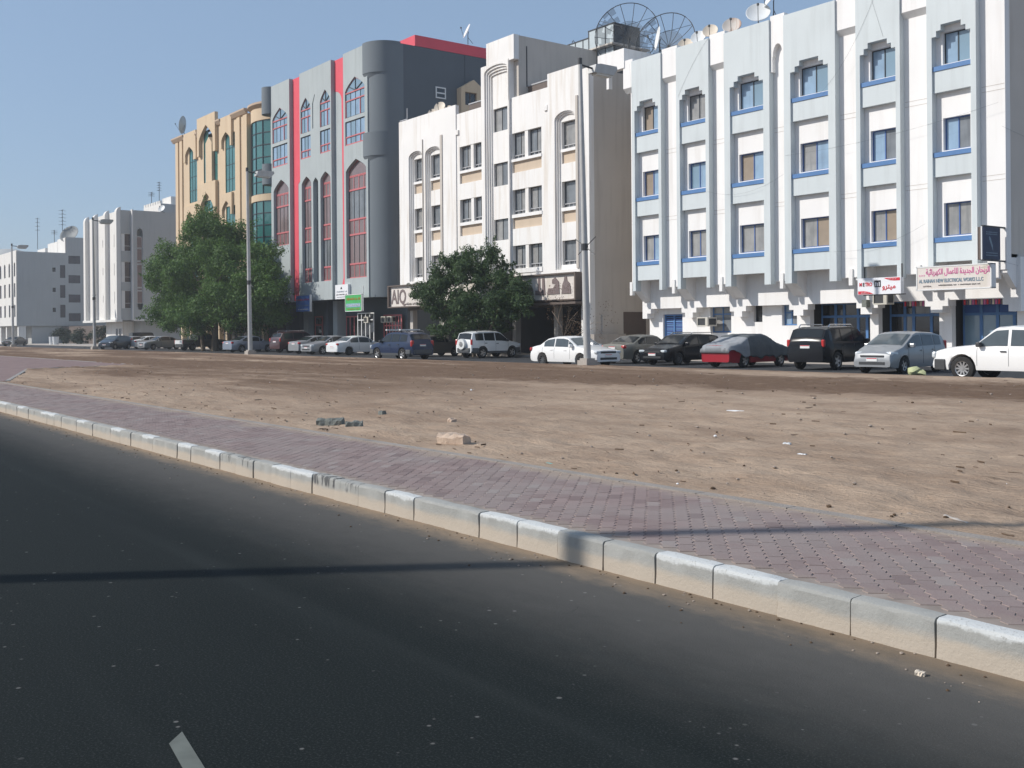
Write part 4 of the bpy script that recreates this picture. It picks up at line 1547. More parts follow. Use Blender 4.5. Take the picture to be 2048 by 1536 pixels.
g.box(-156.7, -140.9, 41.6, 42.4, 3.3, 3.6)
g.obj('fin', B5)
g = MB().use('far_grey')
for (a, b_) in ((13.3, 14.9), (9.5, 11.2), (5.7, 7.4)):
    pass
fnB5 = lambda y, d, z: (-141.0 - d, y, z)
hb = [rect(42.35, 43.6, 12.6, 14.9), rect(42.35, 43.6, 8.5, 11.2), rect(42.35, 43.6, 5.05, 7.4)]
g.plate(rect(42.3, 43.75, 3.5, 18), hb, 0, .5, fn=fnB5)
g.box(-156.5, -141.55, 42.82, 60, 3.5, 17.5)
g.box(-156.5, -141.55, 45, 60, 0, 3.5)
g.obj('side_wall', B5)
for h in hb:
    window(B5, 42.35, 43.6, h[0][1], h[2][1], .12, 1, 'white_metal', 'glass_mauve', fw=.04, fn=fnB5, transoms=(h[0][1] + .7,))
fn2 = lambda y, d, z: (-140.4 - d, y, z)
av = [(44.2, 5.7)] + [(44.6 + .38 * -math.cos(PI * i / 8), 5.3 - .45 * math.sin(PI * i / 8)) for i in range(1, 8)] + [(44.98, 5.7), (44.98, 14.6)] + [(44.6 + .38 * math.cos(PI * i / 8), 15.1 + .55 * math.sin(PI * i / 8)) for i in range(1, 8)] + [(44.2, 14.6)]
g = MB().use('far_grey')
g.plate(rect(43.75, 60, 3.5, 18), [av], 0, .4, fn=fn2)
g.obj('side_wall', B5)
g = MB().use('far_plaster')
g.box(-141.2, -140.42, 43.6, 43.74, 3.45, 18.1)
g.box(-140.45, -140.3, 43.75, 60, 3.4, 3.6)
g.obj('corner_strip', B5)
pz = [5.7, 7.4, 7.8, 10.9, 11.3, 13.0, 14.6]
for j in range(6):
    window(B5, 44.22, 44.96, pz[j] + .03, pz[j + 1] - .03, .2, 1, 'white_metal', 'glass_pink', fw=.06, fn=fn2)
g = MB().use('cream_plaster')
g.box(-152, -144.5, 43.5, 45, 0, 3.4)
g.obj('ground_floor', B5)
window(B5, -147.4, -146.6, 1.2, 2.4, 43.45, 1, 'dark_frame', 'glass_dark', fw=.05)
window(B5, -145.9, -145.1, 1.2, 2.4, 43.45, 1, 'dark_frame', 'glass_dark', fw=.05)
# ---------------------------------------------------------------- B6: far-left blank-sided block
B6 = bld('far left block with a blank shaded side wall, arched front windows and balconies', -207, 42)
g = MB().use('far_plaster')
hs = []
fl6 = ((12.05, 14.55), (8.4, 10.85), (4.85, 7.0))
cols6 = [(-222, -220.6), (-218.3, -216.9), (-213.9, -212.5), (-210.2, -208.9), (-206.4, -205.2), (-202.2, -201.1)]
for (a, b_) in cols6:
    for j, (c, d) in enumerate(fl6):
        hs.append(arch(a, b_, c, d - .5, d) if j == 0 else rect(a, b_, c, d))
g.plate(rect(-226, -200.1, 3.3, 16.6), hs, 42.0, 42.4)
g.obj('wall', B6)
for (a, b_) in cols6:
    for (c, d) in fl6:
        window(B6, a, b_, c, d, 42.15, 1, 'dark_frame', 'glass_mauve', fw=.06)
fn6 = lambda y, d, z: (-200.0 - d, y, z)
g = MB().use('far_grey')
s6 = [rect(47.95, 48.5, z, z + .75) for z in (12.98, 9.35, 5.75)]
g.plate(rect(42.0, 49.05, 3.25, 16.42), s6, 0, .3, fn=fn6)
g.box(-225.9, -200.35, 42.45, 62, 3.25, 16.3)
g.obj('side_wall', B6)
for h in s6:
    window(B6, h[0][0], h[1][0], h[0][1], h[2][1], .15, 1, 'dark_frame', 'glass_dark', fw=.04, fn=fn6)
g = MB().use('far_grey')
s7 = [rect(49.25, 50.15, z, z + 2.3) for z in (11.9, 8.3, 4.75)] + [rect(50.7, 52.75, z, z + 1.45) for z in (14.5, 10.98, 7.48, 4.08)]
g.plate([(49.05, 3.25), (53.4, 3.25), (53.4, 19.3), (50.3, 19.3), (50.3, 16.42), (49.05, 16.42)], s7, .06, .5, fn=fn6)
g.obj('side_wall', B6)
for h in s7:
    window(B6, h[0][0], h[1][0], h[0][1], h[2][1], .13, 2 if h[1][0] - h[0][0] > 1.5 else 1, 'dark_frame', 'glass_mauve', fw=.05, fn=fn6)
g = MB().use('far_plaster')
g.box(-206, -200.1, 50.3, 58, 16.4, 19.25)
g.box(-214, -207, 50.5, 56, 16.3, 19.0)
g.box(-222, -216, 50.5, 56, 16.3, 18.4)
g.each('roof_house', B6)
g = MB().use('far_grey')
g.box(-225, -200.4, 44.5, 60, 0, 3.25)
g.obj('ground_floor', B6)
g = MB().use('far_plaster')
for x in (-200.6, -205, -210, -215):
    g.box(x - .5, x + .4, 42.3, 43.5, 0, 3.25)
g.each('pier', B6)
g = MB().use('brown_metal')
g.box(-199.8, -158.5, 49.5, 60, 0, 3.1)  # made-up dark box, added to stand for the shade in the gap
g.obj('gap_shade_box', B6)
# ---------------------------------------------------------------- buildings farther back
B7 = bld('white block with a serrated roof edge behind the finned block', -182, 60)
g = MB().use('far_plaster')
g.box(-186.7, -177.8, 60, 74, 0, 23.8)
for i in range(7):
    g.box(-186.6 + i * 1.27, -185.7 + i * 1.27, 60, 60.3, 23.8, 24.3)
g.box(-183, -178.5, 62, 70, 23.8, 25.2)
g.obj('wall', B7)
g = MB().use('far_grey')
g.box(-177.8, -177.7, 60.05, 74, 0, 23.7)  # thin grey sheet: the white block's side shade put into its colour
g.obj('side_wall', B7)
B8 = bld('pale domed building at the far left edge of the row', -262, 44)
g = MB().use('far_grey')
g.box(-275, -240, 44, 60, 0, 16)
vs_, fs_ = [], []
for i in range(7):
    for j in range(16):
        a, b_ = PI / 2 * i / 6, 2 * PI * j / 16
        vs_.append((-256 + 10 * math.cos(a) * math.cos(b_), 52 + 7 * math.cos(a) * math.sin(b_), 16 + 5.0 * math.sin(a)))
fs_ = [(i * 16 + j, i * 16 + (j + 1) % 16, (i + 1) * 16 + (j + 1) % 16, (i + 1) * 16 + j) for i in range(6) for j in range(16)]
g.raw(vs_, fs_)
g.obj('wall', B8, smooth=40)

# ================================================================== signs on B1
AR = {'ا': 'FE8D FE8E', 'ب': 'FE8F FE90 FE91 FE92', 'ة': 'FE93 FE94', 'ت': 'FE95 FE96 FE97 FE98', 'ج': 'FE9D FE9E FE9F FEA0', 'ح': 'FEA1 FEA2 FEA3 FEA4', 'د': 'FEA9 FEAA', 'ر': 'FEAD FEAE', 'ع': 'FEC9 FECA FECB FECC', 'ك': 'FED9 FEDA FEDB FEDC', 'ل': 'FEDD FEDE FEDF FEE0', 'م': 'FEE1 FEE2 FEE3 FEE4', 'ن': 'FEE5 FEE6 FEE7 FEE8', 'ه': 'FEE9 FEEA FEEB FEEC', 'و': 'FEED FEEE', 'ي': 'FEF1 FEF2 FEF3 FEF4', 'ئ': 'FE89 FE8A FE8B FE8C'}
def arabic(w):
    """shape an Arabic phrase into joined letter forms, in left-to-right drawing order"""
    out_ = []
    for word in w.split(' '):
        r = ''
        for i, c in enumerate(word):
            if c not in AR:
                r += c
                continue
            f = AR[c].split()
            pj = i > 0 and word[i - 1] in AR and len(AR[word[i - 1]].split()) == 4
            nj = i < len(word) - 1 and word[i + 1] in AR and len(f) == 4
            k = 3 if pj and nj else 1 if pj else 2 if nj else 0
            r += chr(int(f[k], 16))
        out_.append(r[::-1])
    return ' '.join(reversed(out_))
sg = thing('shop_sign', 'white signboard reading METRO in red beside a black square emblem, hung under the overhang', 'sign', (-27.5, 41.3, 3.17), world=True)
g = MB().use('sign_white')
g.box(-28.56, -26.38, 41.3, 41.55, 3.18, 3.92)
g.obj('board', sg)
g = MB().use('dark_metal')
g.box(-28.30, -28.25, 41.4, 41.45, 3.9, 4.42)
g.box(-26.42, -26.37, 41.4, 41.45, 3.9, 4.5)
g.box(-28.4, -26.3, 41.5, 41.56, 3.14, 3.18)
g.obj('hanger', sg)
text('M', .225, (-28.47, 41.295, 3.56), 'sign_red', sg, sx=.80, bold=.008)
text('E', .225, (-28.29, 41.295, 3.56), 'sign_black', sg, sx=.80, bold=.008)
text('TRO', .225, (-28.17, 41.295, 3.56), 'sign_red', sg, sx=.80, bold=.008)
text(arabic('ميترو'), .32, (-27.30, 41.295, 3.42), 'sign_red', sg, sx=1.0, bold=.006)
g = MB().use('sign_black')
g.plate(rect(-27.69, -27.37, 3.50, 3.80), [rect(-27.65, -27.585, 3.54, 3.73), rect(-27.56, -27.50, 3.54, 3.70), rect(-27.475, -27.41, 3.54, 3.73)], 41.288, 41.298)
g.obj('emblem', sg)
g = MB().use('sign_red')
g.plate([(-28.53, 3.20), (-27.75, 3.20), (-27.85, 3.25), (-28.02, 3.31), (-28.25, 3.34), (-28.53, 3.34)], (), 41.29, 41.298)
g.plate([(-26.42, 3.89), (-27.2, 3.89), (-27.1, 3.84), (-26.9, 3.78), (-26.7, 3.76), (-26.42, 3.76)], (), 41.29, 41.298)
g.obj('red_flash', sg)
marks(sg, -28.4, -28.0, 41.288, 3.225, .06, 'paper', 15)
marks(sg, -27.0, -26.6, 41.288, 3.81, .05, 'paper', 16)
sg = thing('shop_sign', 'wide faded cream signboard reading AL RAIHAN NEW ELECTRICAL WORKS with pink Arabic above', 'sign', (-24, 41.3, 3.3), world=True)
g = MB().use('sign_cream')
g.box(-25.6, -22.3, 41.3, 41.62, 3.30, 4.26)
g.obj('board', sg)
g = MB().use('white_metal')
for (a, b_, c, d) in ((-25.63, -22.27, 4.24, 4.29), (-25.63, -22.27, 3.26, 3.31), (-25.63, -25.58, 3.28, 4.27), (-22.32, -22.27, 3.28, 4.27)):
    g.box(a, b_, 41.285, 41.64, c, d)
g.obj('frame', sg)
text(arabic('الريحان الجديدة للاعمال الكهربائية'), .33, (-25.18, 41.295, 3.93), 'sign_pink', sg, sx=.66, bold=.006)
for i in range(3):
    g = MB().use('sign_pink')
    g.box(-25.48 + i * .10, -25.44 + i * .10, 41.29, 41.298, 3.87, 3.93)
    g.obj('lettering', sg)
text('AL RAIHAN NEW ELECTRICAL WORKS L.L.C', .205, (-25.50, 41.295, 3.59), 'sign_slate', sg, sx=.71, bold=.007)
marks(sg, -24.6, -22.75, 41.295, 3.43, .07, 'sign_black', 17)
marks(sg, -25.3, -24.95, 41.295, 3.40, .08, 'sign_brown', 18)
sg = thing('blade_sign', 'narrow dark navy sign sticking out from the right corner of the blue framed block', 'sign', (-22.4, 41.2, 4.4), world=True)
g = MB().use('sign_navy')
g.box(-22.32, -22.24, 40.65, 41.95, 4.42, 5.72)
g.obj('panel', sg)
g = MB().use('brown_metal')
g.box(-22.47, -22.32, 40.63, 41.95, 4.42, 5.72)
g.obj('case', sg)
g = MB().use('white_metal')
g.box(-22.52, -22.47, 40.6, 41.95, 4.4, 5.74)
g.box(-22.33, -22.28, 40.6, 40.66, 4.4, 5.74)
g.obj('edge', sg)
g = MB().use('dark_metal')
for z in (4.38, 5.76):
    g.box(-22.32, -22.24, 40.62, 42.75, z - .03, z + .03)
g.obj('bracket', sg)
g = MB().use('sign_slate')
g.plate([(41.05, 5.3), (41.15, 5.1), (41.32, 4.85), (41.38, 4.75), (41.35, 4.98), (41.2, 5.28), (41.1, 5.36)], (), 0, .01, fn=lambda y, d, z: (-22.235 + d * 0 , y, z))
g.obj('emblem', sg)
g = MB().use('sign_slate')
for z in (5.5, 5.42, 4.66, 4.56):
    for i in range(9):
        g.box(-22.238, -22.234, 40.85 + i * .1, 40.85 + i * .1 + .06, z, z + .045)
g.obj('lettering', sg)

# ================================================================== rooftop things
def dish_bowl(r, depth, n=20, m_=5):
    vs = [(0, 0, 0)]
    for i in range(1, m_ + 1):
        q = r * i / m_
        for j in range(n):
            a = 2 * PI * j / n
            vs.append((q * math.cos(a), -depth * (q / r) ** 2, q * math.sin(a)))
    fs = [(0, 1 + j, 1 + (j + 1) % n) for j in range(n)]
    for i in range(m_ - 1):
        for j in range(n):
            a = 1 + i * n
            fs.append((a + j, a + n + j, a + n + (j + 1) % n, a + (j + 1) % n))
    return vs, fs
def dish(x, y, z, r, rz, rx, matn, label, mast=.5):
    t_ = thing('satellite_dish', label, 'satellite dish', (x, y, z), 'satellite dishes on the rooftops')
    g = MB().use(matn)
    v, f = dish_bowl(r, r * .22)
    g.raw(v, f)
    # rim gives the reflector thickness
    n = 20
    g.raw([(r * k * math.cos(2 * PI * j / n), -r * .22 + o_, r * k * math.sin(2 * PI * j / n)) for (k, o_) in ((1, 0), (1.03, .02), (1.0, .035)) for j in range(n)], [(a * n + j, a * n + (j + 1) % n, (a + 1) * n + (j + 1) % n, (a + 1) * n + j) for a in (0, 1) for j in range(n)])
    b_ = g.obj('reflector', t_, smooth=60)
    b_.location = (0, 0, mast + r * .9)
    b_.rotation_euler = (rx, 0, rz)
    g = MB().use('dark_metal')
    fe = Vector((0, -r * 1.05, 0))
    fe.rotate(b_.rotation_euler)
    bt = Vector((0, -r * .22, -r * .98))
    bt.rotate(b_.rotation_euler)
    base = Vector((0, 0, mast + r * .9))
    g.tube([base + bt, base + fe], .018, 5)
    g.box(fe.x - .04, fe.x + .04, fe.y - .05, fe.y + .05, base.z + fe.z - .05, base.z + fe.z + .07)
    g.obj('feed_arm', t_)
    bk = Vector((0, .12, 0))
    bk.rotate(b_.rotation_euler)
    g = MB().use('dark_metal')
    g.tube([(0, 0, 0), (0, 0, mast + r * .5), base + bk * .5], .03, 6)
    g.tube([(-.35, .25, 0), (0, 0, mast * .8 + .15)], .02, 5)
    g.tube([(.35, .25, 0), (0, 0, mast * .8 + .15)], .02, 5)
    g.obj('mast', t_)
    return t_
def face_to(deg):
    return math.radians(deg)
dish(-43.17, 43.5, 17.2, .66, face_to(325), -.15, 'dish_white', 'upright white dish seen edge-on beside the mesh dishes', .7)
dish(-40.94, 43.3, 16.95, .42, face_to(35), -.45, 'dish_cream', 'small cream dish just right of the edge-on white dish', .25)
dish(-39.96, 43.3, 16.95, .42, face_to(28), -.45, 'dish_white', 'off-white dish with dark bracket, second right of the edge-on dish', .45)
dish(-39.45, 43.7, 17.0, .42, face_to(32), -.45, 'dish_cream', 'cream dish over the second white parapet cap', .7)
dish(-37.56, 43.3, 16.95, .50, face_to(32), -.5, 'dish_rusty', 'rust streaked dish alone on the middle of the parapet', .45)
dish(-35.95, 43.5, 17.0, .62, face_to(38), -.5, 'dish_white', 'white dish facing the road in front of the tilted tall dish', .6)
dish(-35.35, 44.0, 17.2, .66, face_to(330), -.55, 'dish_white', 'tall tilted white dish behind the road-facing dish', 1.2)
dish(-66.87, 43.2, 17.6, .36, face_to(35), -.45, 'dish_cream', 'left small cream dish on the white arched block', .25)
dish(-65.83, 43.2, 17.6, .44, face_to(32), -.45, 'dish_cream', 'middle larger cream dish on the white arched block', .45)
dish(-64.7, 43.2, 17.6, .32, face_to(30), -.45, 'dish_cream', 'right low cream dish on the white arched block', .2)
dish(-72.6, 50.5, 25.85, .62, face_to(340), -.4, 'dish_white', 'white dish on the red parapet of the grey block', .5)
dish(-119.2, 43.0, 23.9, 1.0, face_to(318), -.15, 'tank_metal', 'dark dish seen edge-on at the left of the sand coloured roof', .9)
dish(-140.6, 47.6, 17.9, .5, face_to(35), -.5, 'dish_white', 'little white dish on the side wall of the finned block', .1)
def mesh_dish(x, y, z, r, rz, rx, label):
    t_ = thing('mesh_dish', label, 'satellite dish', (x, y, z), 'large mesh dishes')
    g = MB().use('dark_metal')
    R_ = Matrix.Rotation(rz, 4, 'Z') @ Matrix.Rotation(rx, 4, 'X')
    def P(a, q):
        return R_ @ Vector((q * r * math.cos(a), -.35 * r * q * q, q * r * math.sin(a)))
    C_ = Vector((0, 0, r * .95 + .3))
    for q, rad in ((1, .028), (.52, .012)):
        g.tube([P(2 * PI * i / 36, q) + C_ for i in range(37)], rad, 5, False)
    for i in range(14):
        a = 2 * PI * i / 14
        g.tube([P(a, q / 6) + C_ for q in range(7)], .018, 4)
    rg = g.obj('ribs', t_)
    g = MB().use('mesh_net')
    n = 28
    for k_ in range(6, 12):
        for j in range(n):
            if j % 28 in range(9, 25) and k_ > 6:
                a, b_ = 2 * PI * j / n, 2 * PI * (j + 1) / n
                if (k_ * 7 + j * 3) % 11 < 3:
                    continue
                g.face([P(a, k_ / 12) + C_, P(b_, k_ / 12) + C_, P(b_, (k_ + 1) / 12) + C_, P(a, (k_ + 1) / 12) + C_])
    for j in range(n):
        a, b_ = 2 * PI * j / n, 2 * PI * (j + 1) / n
        g.face([C_ + P(a, 0), P(b_, .5) + C_, P(a, .5) + C_])
    g.obj('mesh_panel', t_)
    g = MB().use('dark_metal')
    fe = R_ @ Vector((0, -r * .95, 0)) + C_
    for a in (.5, 2.6, 4.7):
        g.tube([P(a, .98) + C_, fe], .016, 4)
    g.tube([C_, (0, 0, 0)], .07, 6)
    for a in (0, 2.1, 4.2):
        g.tube([C_ * .6, (math.cos(a) * .8, math.sin(a) * .8, 0)], .03, 5)
    g.obj('stand', t_)
m_ = bpy.data.materials.new('mesh_net')
m_.use_nodes = True
MT['mesh_net'] = m_
n_ = m_.node_tree.nodes
b_ = n_['Principled BSDF']
b_.inputs['Base Color'].default_value = (.09, .10, .11, 1)
b_.inputs['Roughness'].default_value = .7
b_.inputs['Alpha'].default_value = .42
mesh_dish(-47.6, 45.3, 17.6, 2.0, face_to(35), -.12, 'larger dark mesh dish at the left end of the blue framed roof')
mesh_dish(-44.5, 45.6, 16.6, 1.85, face_to(25), -.2, 'second mesh dish with open ribs behind the edge-on white dish')
def tank(x, y, z, w, d, h, label):
    t_ = thing('water_tank', label, 'water tank', (x, y, z))
    nx_ = max(2, round(w / .9))
    for i in range(nx_):
        g = MB().use('tank_metal')
        g.box(-w / 2 + w * i / nx_ + .03, -w / 2 + w * (i + 1) / nx_ - .03, -d / 2, d / 2, .3, h)
        g.obj('panel', t_)
    g = MB().use('dark_metal')
    for i in range(nx_ + 1):
        xx = -w / 2 + w * i / nx_
        g.box(xx - .035, xx + .035, -d / 2 - .03, d / 2 + .03, 0, h + .06)
    g.box(-w / 2 - .05, w / 2 + .05, -d / 2 - .05, d / 2 + .05, .2, .3)
    g.box(-w / 2 - .05, w / 2 + .05, -d / 2 - .05, d / 2 + .05, h, h + .06)
    g.tube([(-w / 2 - .3, 0, 0), (-w / 2 - .3, 0, h + .5), (-w / 2 - .42, 0, h + .62), (-w / 2 - .55, 0, h + .5)], .035, 6)
    g.obj('frame', t_)
tank(-54.6, 50.5, 18.6, 2.6, 2.4, 4.2, 'grey panelled water tank in a dark frame behind the larger mesh dish')
tank(-59.6, 52.5, 20.3, 2.6, 1.8, 3.0, 'smaller panelled tank showing over the tall white tower wall')
g = MB().use('side_plaster')
g.box(-61.2, -58.2, 51.0, 54, 16.6, 20.3)
g.box(-56.2, -53.0, 48.9, 52.5, 21.3, 21.4)
g.box(-56.1, -53.1, 53.05, 54, 16.6, 18.6)
g.each('tank_plinth', B2)
def antenna(x, y, z, h, label, n=4, w=.5):
    t_ = thing('tv_antenna', label, 'antenna', (x, y, z), 'aerials on the far roofs')
    g = MB().use('dark_metal')
    g.tube([(0, 0, 0), (0, 0, h)], .05, 5)
    g.obj('mast', t_)
    g = MB().use('dark_metal')
    for i in range(n):
        zz = h * (.98 - .12 * i)
        g.tube([(-w, 0, zz), (w, 0, zz)], .035, 4)
        g.tube([(0, -w * .8, zz - .1), (0, w * .8, zz - .1)], .035, 4)
    g.obj('elements', t_)
antenna(-222, 50.5, 18.6, 6.2, 'thin mast aerial on the leftmost roof, left of the others', 4, .6)
antenna(-203.2, 50.5, 19.2, 5.4, 'tall mast aerial beside the big dark dish on the far left roof', 5, .8)
antenna(-209, 50.5, 18.9, 2.4, 'short aerial between the two tall masts on the far left roof', 3, .7)
antenna(-178.5, 60, 23.9, 3.6, 'aerial on the serrated white roof', 4, .5)
antenna(-184, 60.5, 24.2, 2.2, 'short double aerial at the left of the serrated roof', 3, .7)
dish(-201.9, 51.5, 19.2, 1.75, face_to(40), -.55, 'dish_dark', 'big dark dish on the far left roof', -.9)

# ================================================================== street lamps
def street_lamp(x, y, label, lean=0):
    t_ = thing('street_lamp', label, 'street lamp', (x, y, 0), 'tall grey street lamps along the sand lot')
    g = MB().use('galvanised')
    g.tube([(0, 0, .35), (0, 0, .5), (-.16, 0, 6.9), (-.33, 0, 13.5)], [.175, .165, .13, .085], 12)
    p = g.obj('pole', t_, smooth=40)
    g = MB().use('dark_metal')
    g.tube([(-.33, 0, 13.3), (-.33, 0, 13.58)], .095, 10)
    g.obj('pole_cap', p)
    g = MB().use('concrete')
    g.box(-.31, .31, -.31, .31, -.1, .38)
    g.box(-.23, .23, -.23, .23, .38, .46)
    g.obj('base_block', t_)
    g = MB().use('dark_metal')
    g.tube([(-.33, 0, 13.3), (-.31, .75, 13.22)], .045, 6)
    g.obj('arm', t_)
    g = MB().use('galvanised')
    g.prism_yz(-.52, -.08, [(.62, 13.02), (.72, 13.38), (1.0, 13.44), (1.95, 13.44), (2.0, 13.3), (1.75, 13.02)])
    h = g.obj('lamp_head', t_)
    g = MB().use('lamp_lens')
    g.box(-.47, -.13, .8, 1.7, 12.95, 13.02)
    g.obj('lens', h)
    g = MB().use('dark_metal')
    for a, b_ in (((-.75, 0, 5.70), (.55, 0, 4.95)), ((.60, 0, 5.70), (-.55, 0, 5.0))):
        g.tube([Vector(a) * 1, Vector(b_) * 1], .02, 5)
    g.tube([(-.12, 0, 5.15), (-.12, 0, 5.45)], .155, 10)
    g.obj('flag_bracket', t_)
    return t_
street_lamp(-34.45, 30.15, 'nearest grey street lamp on a concrete block in front of the white sedan')
street_lamp(-71.4, 30.45, 'second grey street lamp standing before the big green tree')
street_lamp(-110.6, 30.5, 'third street lamp standing by the dark blue hatchback')
street_lamp(-148.0, 30.6, 'farthest street lamp at the left edge by the blank-sided block')
street_lamp(-12.6, -6.05, 'street lamp on the near side of the road, out of view, casting the long shadow')
# ================================================================== trees
def leaf_mat(name, c1, c2):
    t, N, Lk, b = node_mat(name)
    b.inputs['Roughness'].default_value = .6
    b.inputs['Specular IOR Level'].default_value = .25
    geo = N.new('ShaderNodeNewGeometry')
    tc = N.new('ShaderNodeTexCoord')
    n1 = nz(N, Lk, tc.outputs['Object'], .55, 3, .6)
    f = mth(N, Lk, 'MULTIPLY', mth(N, Lk, 'ADD', geo.outputs['Random Per Island'], n1), .5)
    c = mixc(N, Lk, ramp(N, Lk, f, .2, .8), c1, c2)
    Lk.new(c, b.inputs['Base Color'])
    tr = N.new('ShaderNodeBsdfTranslucent')
    Lk.new(c, tr.inputs['Color'])
    ms = N.new('ShaderNodeMixShader')
    ms.inputs[0].default_value = .35
    Lk.new(b.outputs[0], ms.inputs[1])
    Lk.new(tr.outputs[0], ms.inputs[2])
    Lk.new(ms.outputs[0], N['Material Output'].inputs['Surface'])
leaf_mat('leaf_fine', (.045, .098, .022), (.130, .230, .055))
leaf_mat('leaf_broad', (.030, .060, .024), (.085, .140, .052))
leaf_mat('leaf_shaded', (.012, .022, .012), (.03, .05, .024))  # darkened leaves: shade of the far gap put into their colour
leaf_mat('leaf_dry', (.10, .06, .035), (.20, .12, .07))
def crown(lobes, n_clump, n_leaf, size, seed, matn, clump_r, droop=0., aspect=2.2):
    """leaf-sized blades in clumps through the shells of several lobes"""
    r = random.Random(seed)
    g = MB().use(matn)
    tot = sum(l[3] * l[4] * l[5] for l in lobes) ** .9
    wsum = sum((l[3] * l[4] * l[5]) ** .67 for l in lobes)
    for l in lobes:
        cx, cy, cz, a, b_, c = l
        k_ = int(n_clump * (a * b_ * c) ** .67 / wsum)
        for _ in range(k_):
            th = r.uniform(0, 2 * PI)
            ph = math.acos(r.uniform(-1, 1))
            q = r.uniform(.35, 1) ** .45
            d = Vector((math.sin(ph) * math.cos(th), math.sin(ph) * math.sin(th), math.cos(ph)))
            bump_ = 1 + .30 * noise.noise(d * 2.1 + Vector((cx, cz, seed)))
            p = Vector((cx + a * d.x * q * bump_, cy + b_ * d.y * q * bump_, cz + c * d.z * q * bump_))
            if p.z < .9:
                continue
            cr = clump_r * r.uniform(.6, 1.3)
            for _k in range(n_leaf):
                o_ = Vector((r.gauss(0, 1), r.gauss(0, 1), r.gauss(0, .8))) * cr * .5
                v = p + o_
                up = (d + Vector((r.gauss(0, .7), r.gauss(0, .7), r.gauss(0, .7) + .4))).normalized()
                t1 = up.orthogonal().normalized()
                t1.rotate(Matrix.Rotation(r.uniform(0, 6.28), 3, up))
                t2 = up.cross(t1)
                s_ = size * r.uniform(.55, 1.3)
                w_ = s_ / aspect
                g.face([v - t1 * s_, v - t2 * w_ + up * .02, v + t1 * s_ - Vector((0, 0, droop * s_)), v + t2 * w_])
    return g
def puff_crown(lobes, n_puff, n_leaf, pr, size, seed, matn, aspect=2.4, zmin=1.5, spray=40):
    """foliage built as many separate leafy puffs on the lobes, with gaps between them"""
    r = random.Random(seed)
    g = MB().use(matn)
    ws = [(l[3] * l[4] * l[5]) ** .67 for l in lobes]
    W_ = sum(ws)
    def leaf(v, up, s_):
        t1 = up.orthogonal().normalized()
        t1.rotate(Matrix.Rotation(r.uniform(0, 6.28), 3, up))
        t2 = up.cross(t1)
        w_ = s_ / aspect
        g.face([v - t1 * s_, v - t2 * w_, v + t1 * s_ - Vector((0, 0, .25 * s_)), v + t2 * w_])
    for l, w in zip(lobes, ws):
        cx, cy, cz, a, b_, c = l
        for _ in range(max(3, round(n_puff * w / W_))):
            th = r.uniform(0, 2 * PI)
            u = r.uniform(-.75, 1)
            q = math.sqrt(1 - u * u)
            d = Vector((q * math.cos(th), q * math.sin(th), u))
            f = r.uniform(.55, 1.0) ** .6
            p = Vector((cx + a * d.x * f, cy + b_ * d.y * f, cz + c * d.z * f))
            if p.z < zmin:
                p.z = zmin + r.uniform(0, .4)
            R_ = pr * r.uniform(.55, 1.35)
            n_ = int(n_leaf * (R_ / pr) ** 2)
            sq = r.uniform(.6, .9)
            for _k in range(n_):
                th2 = r.uniform(0, 2 * PI)
                u2 = r.uniform(-1, 1)
                q2 = math.sqrt(1 - u2 * u2)
                e = Vector((q2 * math.cos(th2), q2 * math.sin(th2), u2 * sq))
                rad = R_ * (r.random() ** .38) * (1 + .35 * noise.noise(e * 2.2 + p * .7))
                v = p + e * rad
                up = (e * 1.3 + Vector((0, 0, .35)) + Vector((r.gauss(0, .55), r.gauss(0, .55), r.gauss(0, .55)))).normalized()
                leaf(v, up, size * r.uniform(.5, 1.35))
            if spray and r.random() < .6:
                dd = (d + Vector((r.gauss(0, .3), r.gauss(0, .3), .45))).normalized()
                Ls = R_ * r.uniform(.9, 1.7)
                for _k in range(spray):
                    t_ = r.random()
                    v = p + dd * (R_ * .6 + Ls * t_ * .75) + Vector((r.gauss(0, .10), r.gauss(0, .10), r.gauss(0, .08))) * (1.3 - t_) * pr * 1.6
                    up = Vector((r.gauss(0, 1), r.gauss(0, 1), r.gauss(.4, .8))).normalized()
                    leaf(v, up, size * r.uniform(.5, 1.1))
        # thin inner filling so that the middle is shaded, not empty
        for _ in range(int(n_puff * n_leaf * .10 * w / W_)):
            d = Vector((r.gauss(0, 1), r.gauss(0, 1), r.gauss(0, 1))).normalized()
            f = r.uniform(0, .62)
            v = Vector((cx + a * d.x * f, cy + b_ * d.y * f, cz + c * d.z * f))
            if v.z > zmin:
                leaf(v, Vector((r.gauss(0, 1), r.gauss(0, 1), r.gauss(0, 1))).normalized(), size * 1.5)
    return g
def limbs(g, base, top, r0, n, seed, spread):
    r = random.Random(seed)
    g.tube([base, base.lerp(top, .5) + Vector((r.uniform(-.2, .2), r.uniform(-.1, .1), 0)), top], [r0, r0 * .75, r0 * .55], 8)
    for i in range(n):
        a = 2 * PI * i / n + r.uniform(-.3, .3)
        e = top + Vector((math.cos(a) * spread[0] * r.uniform(.5, 1), math.sin(a) * spread[1] * r.uniform(.5, 1), spread[2] * r.uniform(.5, 1)))
        m1 = top.lerp(e, .45) + Vector((r.uniform(-.3, .3), r.uniform(-.3, .3), .3))
        g.tube([top - Vector((0, 0, .2)), m1, e], [r0 * .45, r0 * .28, r0 * .1], 6)
        for j in range(3):
            e2_ = m1 + (e - m1) * r.uniform(.3, 1) + Vector((r.uniform(-1, 1), r.uniform(-.7, .7), r.uniform(.3, 1.3)))
            g.tube([m1.lerp(e, .3), e2_], [r0 * .16, r0 * .05], 5)
T1 = thing('green_tree', 'big round fine-leaved green tree between the finned block and the grey block', 'tree', (-96.5, 37.6, 0))
